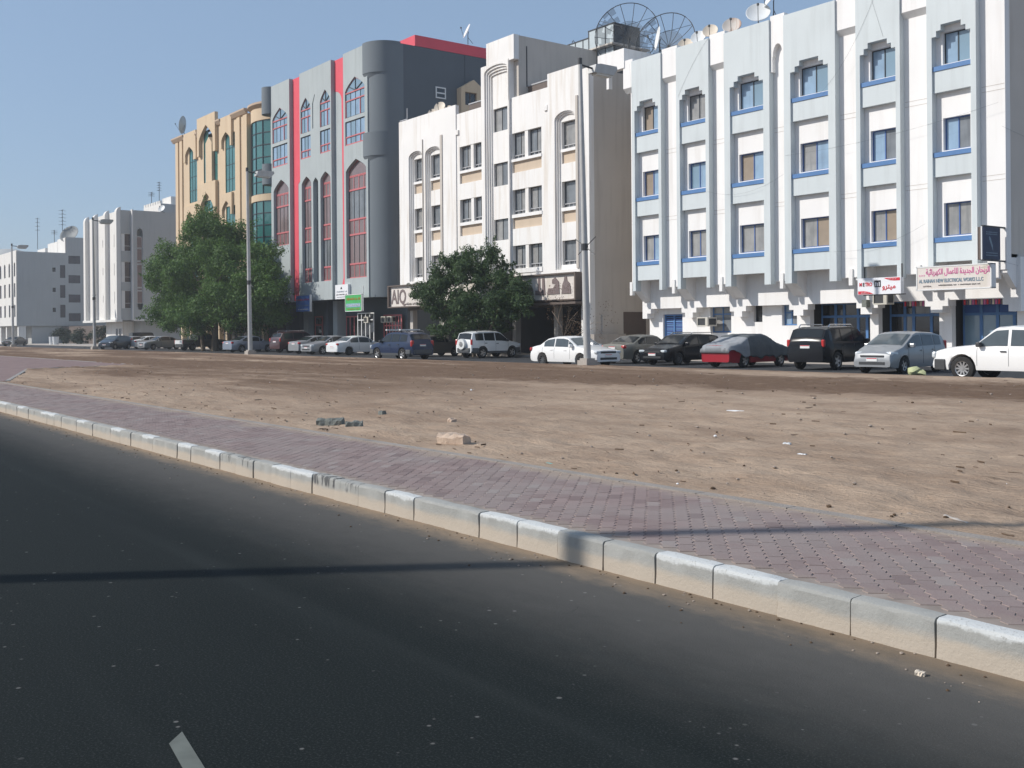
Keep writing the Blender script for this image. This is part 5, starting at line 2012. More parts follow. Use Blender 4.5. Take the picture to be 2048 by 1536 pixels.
lobes1 = [(10.6, 1.0, 5.2, 1.7, 1.5, 2.2), (-10.6, -1.0, 6.4, 1.8, 1.6, 2.2), (-.5, .3, 6.6, 6.6, 4.2, 4.4), (-6.2, -.7, 6.2, 4.8, 3.5, 4.4), (5.6, .8, 5.6, 4.6, 3.3, 3.9), (-1.0, .2, 10.2, 4.3, 3.0, 3.1), (-8.6, -1.0, 8.4, 2.6, 2.2, 2.4), (3.0, .6, 9.2, 3.6, 2.6, 2.2), (8.2, 1.3, 6.6, 2.4, 2.0, 2.5), (-7.8, -1.2, 4.6, 2.6, 2.2, 2.2), (-3.6, .2, 12.0, 2.0, 1.7, 1.5), (1.8, .6, 11.4, 1.9, 1.6, 1.5), (2, .0, 3.2, 5.5, 3.4, 1.7), (-4.5, -.6, 3.1, 4.2, 2.6, 1.5), (-9.3, -1.2, 6.6, 1.6, 1.5, 1.8), (6.8, .8, 3.2, 3.2, 2.4, 1.5), (9.4, 1.4, 8.0, 1.3, 1.2, 1.2)]
g = puff_crown(lobes1, 235, 400, 1.12, .135, 11, 'leaf_fine', 2.4, 1.7, 46)
o = g.obj('crown', T1)
g = MB().use('bark')
limbs(g, Vector((0, 0, 0)), Vector((.4, 0, 3.2)), .42, 8, 3, (5.5, 3.0, 5.0))
g.obj('trunk', T1)
g = MB().use('bark')
g.tube([(2.6, .3, 0), (3.1, .2, 2.0), (4.6, .4, 5.0)], [.22, .18, .08], 8)
g.obj('side_trunk', T1)
g = MB().use('bark')
g.tube([(-2.4, -.2, 0), (-3.0, -.2, 2.2), (-5.0, -.5, 5.0)], [.22, .17, .08], 8)
g.obj('side_trunk', T1)
T2 = thing('oleander_tree', 'dark bushy oleander-like tree in front of the white arched block', 'tree', (-56.9, 39.6, 0))
lobes2 = [(0, 0, 3.9, 4.4, 1.9, 2.4), (-3.2, -.1, 3.6, 2.8, 1.5, 1.8), (3.2, .1, 3.4, 2.8, 1.5, 2.0), (-1.2, 0, 5.6, 2.3, 1.3, 1.2), (1.4, 0, 5.5, 2.2, 1.3, 1.2), (-5.0, -.1, 4.2, 1.2, .9, .8), (4.9, .2, 3.6, 1.4, .9, 1.2), (0, 0, 2.0, 4.6, 1.7, 1.3), (-.5, 0, 6.5, .8, .7, .7), (2.4, .1, 6.3, .7, .6, .6), (-2.6, .1, 6.2, .7, .6, .6)]
g = puff_crown(lobes2, 125, 230, .62, .12, 12, 'leaf_broad', 3.0, 1.2, 40)
# upright sprays that break the outline
r_ = random.Random(77)
for i in range(38):
    x = r_.uniform(-4.8, 4.8)
    z0 = 3.9 + 2.3 * math.cos(x / 5.2 * 1.4) + r_.uniform(-.2, .2)
    y = r_.uniform(-1.1, 1.1)
    L_ = r_.uniform(.4, 1.0)
    dx = r_.uniform(-.3, .3)
    for k_ in range(26):
        f = r_.random()
        p = Vector((x + dx * f, y, z0 + L_ * f))
        d = Vector((r_.gauss(0, 1), r_.gauss(0, 1), r_.gauss(.8, .6))).normalized()
        t2 = d.orthogonal().normalized() * .05
        s_ = r_.uniform(.14, .26)
        g.face([p, p + d * s_ * .5 - t2, p + d * s_, p + d * s_ * .5 + t2])
g.obj('crown', T2)
g = MB().use('bark')
for (a, b_) in ((-1.5, -2.6), (-.4, -.6), (.7, 1.5), (1.8, 3.2)):
    g.tube([(a * .5, 0, 0), (a, .1, 1.4), (b_, 0, 3.2)], [.13, .10, .05], 7)
g.obj('trunk', T2)
# leafless small tree beside the nearest lamp
T3 = thing('bare_tree', 'leafless spreading small tree behind the white sedan, under the white signboard', 'tree', (-48.3, 40.4, 0))
g = MB().use('dead_wood')
tips = []
r_ = random.Random(31)
def grow(p, d, L_, rad, depth):
    pts = [p]
    rr_ = [rad]
    q = p
    dd = d
    for i in range(4):
        dd = (dd + Vector((r_.gauss(0, .18), r_.gauss(0, .12), r_.gauss(0, .14) - (.03 if depth < 3 else 0)))).normalized()
        q = q + dd * L_ / 4
        pts.append(q)
        rr_.append(rad * (1 - .16 * (i + 1)))
    g.tube(pts, rr_, 5 if depth < 4 else 3)
    if depth <= 1:
        tips.append(q)
    if depth > 0:
        for k_ in range(r_.choice((2, 3, 3))):
            j = r_.randrange(2, 5)
            nd = (dd + Vector((r_.gauss(0, .75), r_.gauss(0, .4), r_.gauss(.05, .45)))).normalized()
            grow(pts[j], nd, L_ * r_.uniform(.62, .82), rr_[j] * .62, depth - 1)
grow(Vector((0, 0, 0)), Vector((-.25, 0, 1)), 1.9, .075, 5)
grow(Vector((.2, .1, 0)), Vector((.5, 0, .9)), 1.8, .06, 5)
grow(Vector((-.1, 0, 1.5)), Vector((-.8, 0, .5)), 1.6, .045, 4)
grow(Vector((.3, 0, 1.2)), Vector((.9, .1, .45)), 1.7, .045, 4)
g.obj('branches', T3)
g = MB().use('leaf_dry')
for p in tips:
    for k_ in range(2):
        v = p + Vector((r_.gauss(0, .10), r_.gauss(0, .1), r_.gauss(0, .08)))
        a = Vector((r_.gauss(0, 1), r_.gauss(0, 1), r_.gauss(0, 1))).normalized() * .045
        b_ = a.orthogonal().normalized() * .02
        g.face([v - a, v + b_, v + a, v - b_])
o = g.obj('dry_leaves', T3)
o['kind'] = 'stuff'
# low planting at the far end
for (x, y, s_, lb) in ((-187, 46.5, 2.0, 'dark shrub against the far left blank-sided block'), (-178, 47, 1.7, 'lower dark shrub in the gap left of the finned block'), (-170, 48, 2.2, 'green shrub right beside the finned block in the gap')):
    t_ = thing('shrub', lb, 'shrub', (x, y, 0))
    g = puff_crown([(0, 0, s_ * .7, s_ * 1.2, s_ * .8, s_ * .7)], 14, 90, .7, .18, int(-x), 'leaf_shaded', 2.4, .4, 0)
    g.obj('crown', t_)
    g = MB().use('bark')
    g.tube([(0, 0, 0), (.1, 0, s_ * .8)], [.12, .05], 6)
    g.obj('trunk', t_)
for (x, lb) in ((-176.5, 'pale round bin left of its twin by the far gap'), (-174.3, 'pale round bin right of its twin by the far gap')):
    t_ = thing('rubbish_bin', lb, 'bin', (x, 42.2, .12), 'pale bins by the far gap')
    g = MB().use('white_metal')
    cyl(g, 0, 0, .42, 0, 1.25, 0, 360, 16, r1=.5)
    g.obj('drum', t_, smooth=40)
    g = MB().use('dark_metal')
    cyl(g, 0, 0, .52, 1.25, 1.33, 0, 360, 16)
    g.obj('rim', t_, smooth=40)

# ================================================================== vehicles
def lerp_pts(P, x):
    if x <= P[0][0]:
        return P[0][1]
    for i in range(len(P) - 1):
        if x <= P[i + 1][0]:
            a, b_ = P[i], P[i + 1]
            return a[1] + (b_[1] - a[1]) * (x - a[0]) / (b_[0] - a[0])
    return P[-1][1]
class Car:
    """one vehicle: lofted body, glass panels, wheels, lamps, plates, mirrors"""
    def __init__(s, **k):
        s.__dict__.update(dict(L=4.5, Wd=1.74, wr=.315, gc=.22, ax=(-1.32, 1.32), trim=None, bed=None, roofrack=None, spare=False, dark_low=False, tumble=.17, rounded=.14, glass='car_glass'))
        s.__dict__.update(k)
        h = s.L / 2
        s.top = [(x, z) for x, z in s.top]
        s.x0, s.x1 = -h, h
    def hw(s, x):
        h = s.L / 2
        w = s.Wd / 2
        e = (h - abs(x)) / s.rounded_len()
        if e < 1:
            e = max(0, e)
            w *= 1 - s.rounded * (1 - e) ** 2
        return w
    def rounded_len(s):
        return .7
    def zt(s, x):
        return lerp_pts(s.top, x)
    def zs(s, x):
        return min(lerp_pts(s.belt, x), s.zt(x) - .015)
    def side(s, x, t):
        """point on the left flank between belt (t=0) and roof edge (t=1)"""
        w = s.hw(x)
        za, zb = s.zs(x), s.zt(x) - .045
        hgt = max(0, zb - za)
        H = max(z for _, z in s.top)
        yt = w * .95 - s.tumble * hgt / max(.1, H - s.belt[0][1]) * 1.0
        return Vector((x, w * .955 + (yt - w * .955) * t, za + (zb - za) * t))
    def zbot(s, x):
        z = s.gc
        for a in s.ax:
            d = abs(x - a)
            R = s.wr * 1.2
            if d < R:
                z = max(z, s.wr + math.sqrt(max(0, R * R - d * d)) - .01)
        return z
    def section(s, x):
        w = s.hw(x)
        h = s.L / 2
        e = min(1, (h - abs(x)) / .25)
        zb = s.zbot(x) + (.05 * (1 - e))
        zsx = s.zs(x)
        zt = s.zt(x)
        zb = min(zb, zsx - .12)
        m1 = max(zb + .02, s.gc + .14)
        p = [(0, s.gc + .04), (w * .80, s.gc + .03 if zb <= s.gc + .06 else zb), (w * .955, zb + .0), (w * .99, max(zb + .01, min(m1, zsx - .1))), (w * 1.0, max(zb + .015, s.gc + (zsx - s.gc) * .6)), (w * .99, max(zb + .02, zsx - .10))]
        q0 = s.side(x, 0)
        p.append((q0.y, zsx))
        if s.bed and s.bed[0] < x < s.bed[1]:
            p += [(w * .88, zsx + .01), (w * .87, .72), (0, .70)]
        else:
            q1 = s.side(x, 1)
            if zt - zsx > .09:
                p += [(q1.y, q1.z), (q1.y * .78, zt - .005), (0, zt + .018)]
            else:
                p += [(w * .90, zsx + (zt - zsx) * .6), (w * .6, zt - .002), (0, zt + .012)]
        return p
    def stations(s):
        xs_ = set([s.x0, s.x0 + .03, s.x0 + .1, s.x1 - .1, s.x1 - .03, s.x1])
        for x, _ in s.top + s.belt:
            xs_.add(x)
        for a in s.ax:
            R = s.wr * 1.2
            for i in range(11):
                xs_.add(a + R * math.cos(PI * i / 10))
            xs_.add(a - R - .01)
            xs_.add(a + R + .01)
        x = s.x0
        while x < s.x1:
            xs_.add(x)
            x += .22
        if s.bed:
            xs_ |= {s.bed[0] - .01, s.bed[0] + .01, s.bed[1] - .01, s.bed[1] + .01}
        o_ = []
        for x in sorted(xs_):
            if s.x0 - 1e-6 <= x <= s.x1 + 1e-6 and (not o_ or x - o_[-1] > .004):
                o_.append(x)
        return o_
    def build(s, name, label, cat, paint, x, y, deg, group='vehicles parked in front of the buildings', cover=None):
        t_ = thing(name, label, cat, (x, y, 0), group, rz=math.radians(deg))
        if True:
            st = s.stations()
            secs = [s.section(q) for q in st]
            n = len(secs[0])
            low = MB().use(paint)
            vs = []
            for q, sc in zip(st, secs):
                vs += [(q, -a, b_) for a, b_ in reversed(sc[1:])] + [(q, a, b_) for a, b_ in sc]
            # ring order: right side top..bottom?, keep as closed loop
            vs = []
            m_ = 2 * n - 2
            for q, sc in zip(st, secs):
                ring = [(q, a, b_) for a, b_ in sc] + [(q, -a, b_) for a, b_ in reversed(sc[1:-1])]
                vs += ring
            fs = [(i * m_ + k, (i + 1) * m_ + k, (i + 1) * m_ + (k + 1) % m_, i * m_ + (k + 1) % m_) for i in range(len(st) - 1) for k in range(m_)]
            fs += [tuple(range(m_)), tuple((len(st) - 1) * m_ + k for k in reversed(range(m_)))]
            low.raw(vs, fs)
            if s.dark_low or s.trim:
                low.use(s.trim or 'car_grey_trim')
                ci = low.cur
                for i in range(len(st) - 1):
                    for k in (1, 2, m_ - 3, m_ - 2, m_ - 1, 0):
                        low.m[i * m_ + k] = ci
            low.obj('body', t_, smooth=32)
        # glass
        def strip(x0, x1, ta, tb, sg_, nm, parent=t_, off=.008):
            g_ = MB().use(s.glass)
            pts = []
            q = x0
            xs_ = [x0]
            for xx in st:
                if x0 < xx < x1:
                    xs_.append(xx)
            xs_.append(x1)
            a_, b_ = [], []
            for xx in xs_:
                lo_, hi_ = s.side(xx, ta), s.side(xx, tb)
                if hi_.z - lo_.z < .03:
                    hi_ = lo_ + Vector((0, 0, .012))
                a_.append(Vector((xx, sg_ * (lo_.y + off), lo_.z + .02)))
                b_.append(Vector((xx, sg_ * (hi_.y + off), hi_.z)))
            N_ = len(xs_)
            g_.raw(a_ + b_, [(i, i + 1, N_ + i + 1, N_ + i) for i in range(N_ - 1)])
            return g_.obj(nm, parent)
        for sg_ in (1, -1):
            for (a, b_) in s.side_glass:
                strip(a, b_, .06, .88, sg_, 'side_window')
        def screen(x0, x1, nm, wf=.90):
            g_ = MB().use(s.glass)
            N_ = 5
            vs_ = []
            for i in range(N_ + 1):
                xx = x0 + (x1 - x0) * i / N_
                f = s.side(xx, 1)
                zt = s.zt(xx)
                nrm = Vector((s.zt(x0) - s.zt(x1), 0, x1 - x0))
                nrm = nrm.normalized() * (.012 if nrm.z > 0 else -.012)
                for (k_, dz_) in ((-1, -.04), (-.78, -.005), (0, .018), (.78, -.005), (1, -.04)):
                    kk_ = k_ * wf
                    z = zt + (dz_ if abs(k_) < 1 else -.028)
                    vs_.append((xx + nrm.x, f.y * kk_, z + nrm.z))
            fs_ = [(i * 5 + k, (i + 1) * 5 + k, (i + 1) * 5 + k + 1, i * 5 + k + 1) for i in range(N_) for k in range(4)]
            g_.raw(vs_, fs_)
            return g_.obj(nm, t_)
        if s.wind:
            screen(*s.wind, 'windscreen')
        if s.rearg:
            screen(*s.rearg, 'rear_window')
        # door shut lines and handles
        g_ = MB().use('dark_metal')
        for xx in s.doors:
            for sg_ in (1, -1):
                sc = s.section(xx)
                g_.tube([(xx, sg_ * (a + .002), b_) for a, b_ in sc[3:7]], .006, 4, False)
        g_.obj('door_seam', t_)
        for xx in s.handles:
            for sg_ in (1, -1):
                g_ = MB().use('dark_metal' if s.trim or paint == 'car_white' and cat == 'pickup truck' else paint)
                yy_ = s.hw(xx)
                g_.box(xx - .09, xx + .09, sg_ * yy_ - .015, sg_ * yy_ + .025 * sg_ if sg_ > 0 else -yy_ + .015, s.zs(xx) - .13, s.zs(xx) - .095)
                g_.obj('door_handle', t_)
        # mirrors
        if s.mirror and not cover:
            for sg_ in (1, -1):
                p = s.side(s.mirror, 0)
                g_ = MB().use('dark_metal' if s.trim or cat == 'pickup truck' else paint)
                yy_ = sg_ * (p.y + .10)
                g_.box(s.mirror - .09, s.mirror + .05, min(yy_ - .09, yy_ + .09), max(yy_ - .09, yy_ + .09), p.z + .02, p.z + .17)
                o_ = g_.obj('mirror', t_)
                bv_ = o_.modifiers.new('b', 'BEVEL')
                bv_.width = .03
                bv_.segments = 2
        # lamps
        def lampbox(x, yc, z, lx, ly, lz, matn, nm):
            g_ = MB().use(matn)
            g_.box(-lx / 2, lx / 2, -ly / 2, ly / 2, -lz / 2, lz / 2)
            o_ = g_.obj(nm, t_)
            o_.location = (x, yc, z)
            bv_ = o_.modifiers.new('b', 'BEVEL')
            bv_.width = min(lx, ly, lz) * .35
            bv_.segments = 2
            return o_
        fx, rx_ = s.x1, s.x0
        for sg_ in (1, -1):
            a = s.head
            if cover:
                continue
            if True:
                o_ = lampbox(fx - a[0] / 2 - a[4] + .012, sg_ * (s.hw(fx - .15) - a[1] / 2 + .005), a[3], a[0], a[1], a[2], 'lamp_clear', 'headlight')
                o_.rotation_euler = (0, 0, -sg_ * .28)
            a = s.tail
            o_ = lampbox(rx_ + a[0] / 2 + a[4] - .012, sg_ * (s.hw(rx_ + .15) - a[1] / 2 + .008), a[3], a[0], a[1], a[2], 'lamp_red', 'taillight')
            o_.rotation_euler = (0, 0, sg_ * .2)
        # grille, plates
        g_ = MB().use('dark_metal')
        g_.box(fx - .04, fx + .008, -s.Wd * .27, s.Wd * .27, s.grille[0], s.grille[1])
        g_.obj('grille', t_)
        g_ = MB().use('dark_metal')
        g_.box(fx - .04, fx + .012, -s.Wd * .30, s.Wd * .30, s.gc + .12, s.gc + .22)
        g_.obj('air_intake', t_)
        for xx, z in ((fx, s.gc + .24), (rx_, s.plate)):
            g_ = MB().use('plate_white')
            sg_ = 1 if xx > 0 else -1
            g_.box(min(xx, xx + .018 * sg_), max(xx, xx + .018 * sg_), -.21, .21, z, z + .12)
            p_ = g_.obj('number_plate', t_)
            g_ = MB().use('sign_red')
            g_.box(min(xx, xx + .021 * sg_), max(xx, xx + .021 * sg_), -.2, .2, z + .092, z + .118)
            g_.obj('plate_band', p_)
        if s.bump:
            for xx, sg_ in ((fx, 1), (rx_, -1)):
                g_ = MB().use(s.bump)
                w = s.Wd / 2
                pts_ = [(xx - sg_ * .50, -w - .025), (xx - sg_ * .12, -w + .02), (xx + sg_ * .07, -w * .62), (xx + sg_ * .10, 0), (xx + sg_ * .07, w * .62), (xx - sg_ * .12, w - .02), (xx - sg_ * .50, w + .025)]
                g_.prism_xy(s.gc + s.bh[0], s.gc + s.bh[1], pts_ if sg_ < 0 else pts_[::-1])
                o_ = g_.obj('bumper', t_)
                bv_ = o_.modifiers.new('b', 'BEVEL')
                bv_.width = .03
                bv_.segments = 2
        # wheels
        for a in s.ax:
            for sg_ in (1, -1):
                g_ = MB().use('tyre')
                n_ = 22
                R = s.wr
                w = .10
                prof = [(-w, R * .62), (-w, R * .9), (-w * .8, R * .985), (w * .8, R * .985), (w, R * .9), (w, R * .62)]
                vs_ = [(rr * math.cos(2 * PI * j / n_), u, rr * math.sin(2 * PI * j / n_)) for (u, rr) in prof for j in range(n_)]
                fs_ = [(i * n_ + j, i * n_ + (j + 1) % n_, (i + 1) * n_ + (j + 1) % n_, (i + 1) * n_ + j) for i in range(5) for j in range(n_)]
                g_.raw(vs_, fs_)
                o_ = g_.obj('wheel', t_, smooth=40)
                o_.location = (a, sg_ * (s.Wd / 2 - .115), R)
                g_ = MB().use('rim' if not s.hubdark else 'car_grey_trim')
                yo = sg_ * .075
                g_.raw([(R * .64 * math.cos(2 * PI * j / n_), yo - sg_ * .05, R * .64 * math.sin(2 * PI * j / n_)) for j in range(n_)] + [(R * .56 * math.cos(2 * PI * j / n_), yo, R * .56 * math.sin(2 * PI * j / n_)) for j in range(n_)] + [(R * .66 * math.cos(2 * PI * j / n_), yo + sg_ * .02, R * .66 * math.sin(2 * PI * j / n_)) for j in range(n_)], [(j, (j + 1) % n_, n_ + (j + 1) % n_, n_ + j) for j in range(n_)] + [(n_ + j, n_ + (j + 1) % n_, 2 * n_ + (j + 1) % n_, 2 * n_ + j) for j in range(n_)])
                ns = s.spokes
                for k in range(ns):
                    c_, s2 = math.cos(2 * PI * k / ns), math.sin(2 * PI * k / ns)
                    hw_ = R * (.13 if ns < 7 else .08)
                    g_.raw([(c_ * R * .12 - s2 * hw_, yo - sg_ * .005, s2 * R * .12 + c_ * hw_), (c_ * R * .12 + s2 * hw_, yo - sg_ * .005, s2 * R * .12 - c_ * hw_), (c_ * R * .6 + s2 * hw_ * .8, yo + .004 * sg_, s2 * R * .6 - c_ * hw_ * .8), (c_ * R * .6 - s2 * hw_ * .8, yo + .004 * sg_, s2 * R * .6 + c_ * hw_ * .8)], [(0, 1, 2, 3)])
                g_.raw([(R * .16 * math.cos(2 * PI * j / 10), yo + .012 * sg_, R * .16 * math.sin(2 * PI * j / 10)) for j in range(10)], [tuple(range(10))])
                g_.use('void')
                g_.raw([(R * .62 * math.cos(2 * PI * j / n_), yo - sg_ * .045, R * .62 * math.sin(2 * PI * j / n_)) for j in range(n_)], [tuple(range(n_))])
                g_.obj('rim', o_)
        # dark inner arches and underside
        g_ = MB().use('void')
        for a in s.ax:
            g_.box(a - s.wr * 1.1, a + s.wr * 1.1, -s.Wd / 2 + .24, s.Wd / 2 - .24, s.gc, s.wr * 2.1)
        g_.obj('wheel_well', t_)
        if s.roofrack:
            for sg_ in (1, -1):
                g_ = MB().use('chrome' if s.roofrack == 'chrome' else 'dark_metal')
                a, b_ = s.rack
                yy_ = sg_ * (s.side(0, 1).y * .88)
                z = s.zt(0) + .07
                g_.tube([(a, yy_, s.zt(a) - .0), (a + .12, yy_, z), (b_ - .12, yy_, z), (b_, yy_, s.zt(b_) - .0)], .022, 6)
                g_.obj('roof_rail', t_)
        if s.spare:
            g_ = MB().use('dish_white')
            cyl(g_, 0, 0, .33, 0, .18, 0, 360, 22)
            o_ = g_.obj('spare_wheel', t_, smooth=40)
            o_.location = (s.x0 - .0, .05, .88)
            o_.rotation_euler = (0, -PI / 2, 0)
            g_ = MB().use('chrome')
            cyl(g_, 0, 0, .16, .18, .20, 0, 360, 22)
            g_.obj('hub_cover', o_, smooth=40)
        return t_
def copy_tree(o, parent=None):
    c = o.copy()
    COL.objects.link(c)
    if parent:
        c.parent = parent
    for ch in [q for q in bpy.data.objects if q.parent == o]:
        copy_tree(ch, c)
    return c
base = dict(doors=(-.55, .45), handles=(-.75, .28), mirror=.78, bump=None, hubdark=False, spokes=5, bh=(.08, .34))
def mk(**k):
    d = dict(base)
    d.update(k)
    return Car(**d)
sedan = mk(L=4.6, Wd=1.74, top=[(-2.3, .80), (-2.27, .97), (-1.75, 1.02), (-1.60, 1.02), (-.85, 1.37), (-.3, 1.43), (.2, 1.42), (.42, 1.38), (1.12, .99), (1.3, .96), (2.1, .82), (2.25, .76), (2.3, .60)], belt=[(-2.3, .78), (-1.7, .94), (1.1, .90), (2.0, .78), (2.3, .58)], side_glass=[(-1.22, -.62), (-.55, .42), (.48, .88)][:2] + [(.50, .90)], wind=(.48, 1.07), rearg=(-1.52, -.92), head=(.25, .36, .15, .69, .04), tail=(.22, .38, .17, .84, .02), grille=(.60, .70), plate=.74)
oldsedan = mk(glass='car_glass_light', L=4.6, Wd=1.72, wr=.30, hubdark=True, spokes=8, top=[(-2.3, .70), (-2.26, .92), (-1.75, 1.0), (-1.55, 1.01), (-.98, 1.33), (-.5, 1.40), (.1, 1.40), (.38, 1.35), (1.05, .97), (1.25, .93), (2.1, .80), (2.24, .75), (2.3, .60)], belt=[(-2.3, .68), (-1.7, .90), (1.05, .86), (2.0, .74), (2.3, .58)], side_glass=[(-1.20, -.50), (-.42, .46)] + [(.50, .80)], wind=(.44, 1.0), rearg=(-1.5, -1.03), head=(.18, .40, .13, .68, .02), tail=(.14, .4, .16, .80, .02), grille=(.63, .72), plate=.52, doors=(-.46, .62, -1.3), handles=(-.66, .30))
hatch = mk(glass='car_glass_light', L=4.2, Wd=1.70, wr=.31, ax=(-1.28, 1.28), top=[(-2.1, .75), (-2.07, 1.02), (-1.98, 1.16), (-1.72, 1.40), (-1.2, 1.50), (-.3, 1.535), (.2, 1.52), (.40, 1.47), (1.30, 1.02), (1.5, .96), (1.92, .82), (2.05, .74), (2.1, .55)], belt=[(-2.1, .8), (-1.9, 1.0), (1.25, .92), (1.9, .76), (2.1, .52)], side_glass=[(-1.50, -1.0), (-.93, -.12), (-.05, .98)], wind=(.46, 1.24), rearg=(-2.0, -1.75), head=(.42, .34, .18, .72, .10), tail=(.16, .2, .42, .98, .06), grille=(.62, .68), plate=.72, doors=(-.96, -.08, 1.0), handles=(-.85, .02), mirror=.86)
suv = mk(L=4.7, Wd=1.85, wr=.37, gc=.30, ax=(-1.38, 1.42), tumble=.15, top=[(-2.35, .95), (-2.31, 1.18), (-2.24, 1.30), (-2.02, 1.66), (-1.6, 1.74), (-.3, 1.775), (.25, 1.75), (.42, 1.70), (1.05, 1.17), (1.3, 1.13), (2.15, 1.05), (2.3, .95), (2.35, .7)], belt=[(-2.35, 1.05), (-2.0, 1.12), (1.05, 1.08), (2.1, .98), (2.35, .68)], side_glass=[(-1.92, -1.1), (-1.02, -.12), (-.05, .85)], wind=(.48, 1.0), rearg=(-2.23, -2.04), head=(.16, .34, .2, .88, .02), tail=(.12, .15, .30, 1.08, .02), grille=(.72, .95), plate=.88, doors=(-1.06, -.08, .98), handles=(-.92, .08), mirror=.85, roofrack='chrome', rack=(-1.7, .2))
softsuv = mk(L=4.4, Wd=1.79, wr=.345, gc=.28, ax=(-1.30, 1.33), tumble=.16, trim='car_grey_trim', bump='car_grey_trim', top=[(-2.2, .9), (-2.15, 1.10), (-2.10, 1.22), (-1.85, 1.55), (-1.4, 1.64), (-.3, 1.68), (.2, 1.66), (.42, 1.60), (1.12, 1.08), (1.3, 1.05), (2.0, .94), (2.15, .86), (2.2, .62)], belt=[(-2.2, 1.0), (-1.9, 1.06), (1.1, 1.0), (2.0, .88), (2.2, .6)], side_glass=[(-1.72, -1.06), (-.98, -.16), (-.08, .90)], wind=(.48, 1.06), rearg=(-2.10, -1.88), head=(.2, .36, .2, .78, .03), tail=(.14, .22, .36, .98, .02), grille=(.62, .8), plate=.82, doors=(-1.02, -.12, .98), handles=(-.9, .02), mirror=.86, roofrack='dark', rack=(-1.5, .2))
minisuv = mk(L=4.1, Wd=1.72, wr=.345, gc=.30, ax=(-1.20, 1.25), tumble=.15, trim='car_grey_trim', bump='car_grey_trim', spare=True, top=[(-2.05, .95), (-2.02, 1.08), (-1.98, 1.20), (-1.86, 1.58), (-1.4, 1.66), (-.3, 1.69), (.2, 1.67), (.4, 1.61), (1.02, 1.10), (1.2, 1.07), (1.85, .97), (2.0, .88), (2.05, .65)], belt=[(-2.05, 1.03), (-1.8, 1.06), (1.0, 1.0), (1.8, .9), (2.05, .62)], side_glass=[(-1.72, -1.10), (-1.02, -.18), (-.10, .82)], wind=(.46, .96), rearg=(-1.99, -1.87), head=(.16, .32, .18, .8, .02), tail=(.1, .16, .34, 1.0, .0), grille=(.68, .82), plate=.62, doors=(-1.06, -.14, .9), handles=(-.95, .0), mirror=.8, roofrack='dark', rack=(-1.5, .2))
wagon = mk(L=4.6, Wd=1.73, wr=.30, top=[(-2.3, .8), (-2.26, 1.0), (-2.2, 1.08), (-1.95, 1.38), (-1.5, 1.45), (-.3, 1.47), (.2, 1.45), (.4, 1.40), (1.1, .98), (1.3, .95), (2.1, .80), (2.25, .74), (2.3, .55)], belt=[(-2.3, .85), (-1.8, .95), (1.1, .90), (2.0, .76), (2.3, .53)], side_glass=[(-1.9, -1.15), (-1.08, -.28), (-.2, .88)], wind=(.46, 1.04), rearg=(-2.2, -1.98), head=(.18, .40, .12, .67, .02), tail=(.12, .3, .2, .82, .02), grille=(.60, .68), plate=.5, doors=(-1.1, -.24, .92), handles=(-1.0, -.1), mirror=.82, roofrack='chrome', rack=(-1.6, .1), hubdark=True, spokes=8)
pickup = mk(glass='car_glass_light', bh=(-.02, .33), L=5.1, Wd=1.76, wr=.38, gc=.34, ax=(-1.55, 1.50), tumble=.12, hubdark=False, spokes=10, top=[(-2.55, 1.06), (-.97, 1.06), (-.95, 1.08), (-.90, 1.58), (-.6, 1.69), (0, 1.71), (.42, 1.68), (.52, 1.62), (1.08, 1.16), (1.2, 1.13), (2.0, 1.05), (2.4, .96), (2.5, .86), (2.55, .62)], belt=[(-2.55, 1.04), (-1.0, 1.04), (1.05, 1.04), (2.0, .94), (2.4, .84), (2.55, .60)], bed=(-2.50, -.98), side_glass=[(-.80, -.05), (.05, .96)], wind=(.56, 1.04), rearg=None, head=(.14, .30, .2, .80, .02), tail=(.06, .13, .34, .88, .0), grille=(.70, .88), plate=.55, doors=(0, 1.0, -.88), handles=(-.68, .16), mirror=.92, bump='dark_metal')
jeep = mk(L=4.2, Wd=1.75, wr=.37, gc=.34, ax=(-1.2, 1.3), tumble=.05, top=[(-2.1, 1.1), (-2.08, 1.25), (-2.05, 1.80), (-1.5, 1.86), (.3, 1.85), (.42, 1.80), (.62, 1.22), (.8, 1.18), (1.9, 1.12), (2.05, 1.0), (2.1, .7)], belt=[(-2.1, 1.15), (.6, 1.14), (1.9, 1.04), (2.1, .68)], side_glass=[(-1.95, -1.1), (-1.0, -.2), (-.1, .42)], wind=(.45, .58), rearg=(-2.07, -2.05), head=(.1, .25, .2, .88, .0), tail=(.08, .12, .25, .9, .0), grille=(.75, 1.0), plate=.7, doors=(-1.05, -.15, .5), handles=(-.95, 0), mirror=.5)
pickup.build('pickup_truck', 'white double-cab pickup truck cut off by the right edge of the photo', 'pickup truck', 'car_white', -16.25, 31.95, 180)
hatch.build('hatchback', 'silver hatchback with its nose to the sand beside the white pickup', 'car', 'car_silver', -22.75, 35.6, -86)
suv.build('black_suv', 'black four-wheel-drive seen from behind with chrome roof rails', 'car', 'car_black', -26.75, 37.1, 96)
red = sedan.build('red_sedan', 'bright red sedan mostly hidden under a grey cloth cover', 'car', 'car_red', -31.1, 36.7, 94, cover=True)
wagon.build('dark_estate_car', 'near-black estate car with low nose left of the covered red sedan', 'car', 'car_black', -35.55, 37.2, -84)
sedan.build('tan_sedan', 'grey-beige sedan seen from behind, right of the nearest lamp post', 'car', 'car_tan', -38.9, 37.7, 97)
oldsedan.build('white_sedan', 'old white sedan facing right on the street behind the nearest lamp post', 'car', 'car_white', -37.5, 32.0, 2)
minisuv.build('small_suv', 'white small four-wheel-drive with a spare wheel on its tailgate', 'car', 'car_white', -53.9, 38.9, 95)
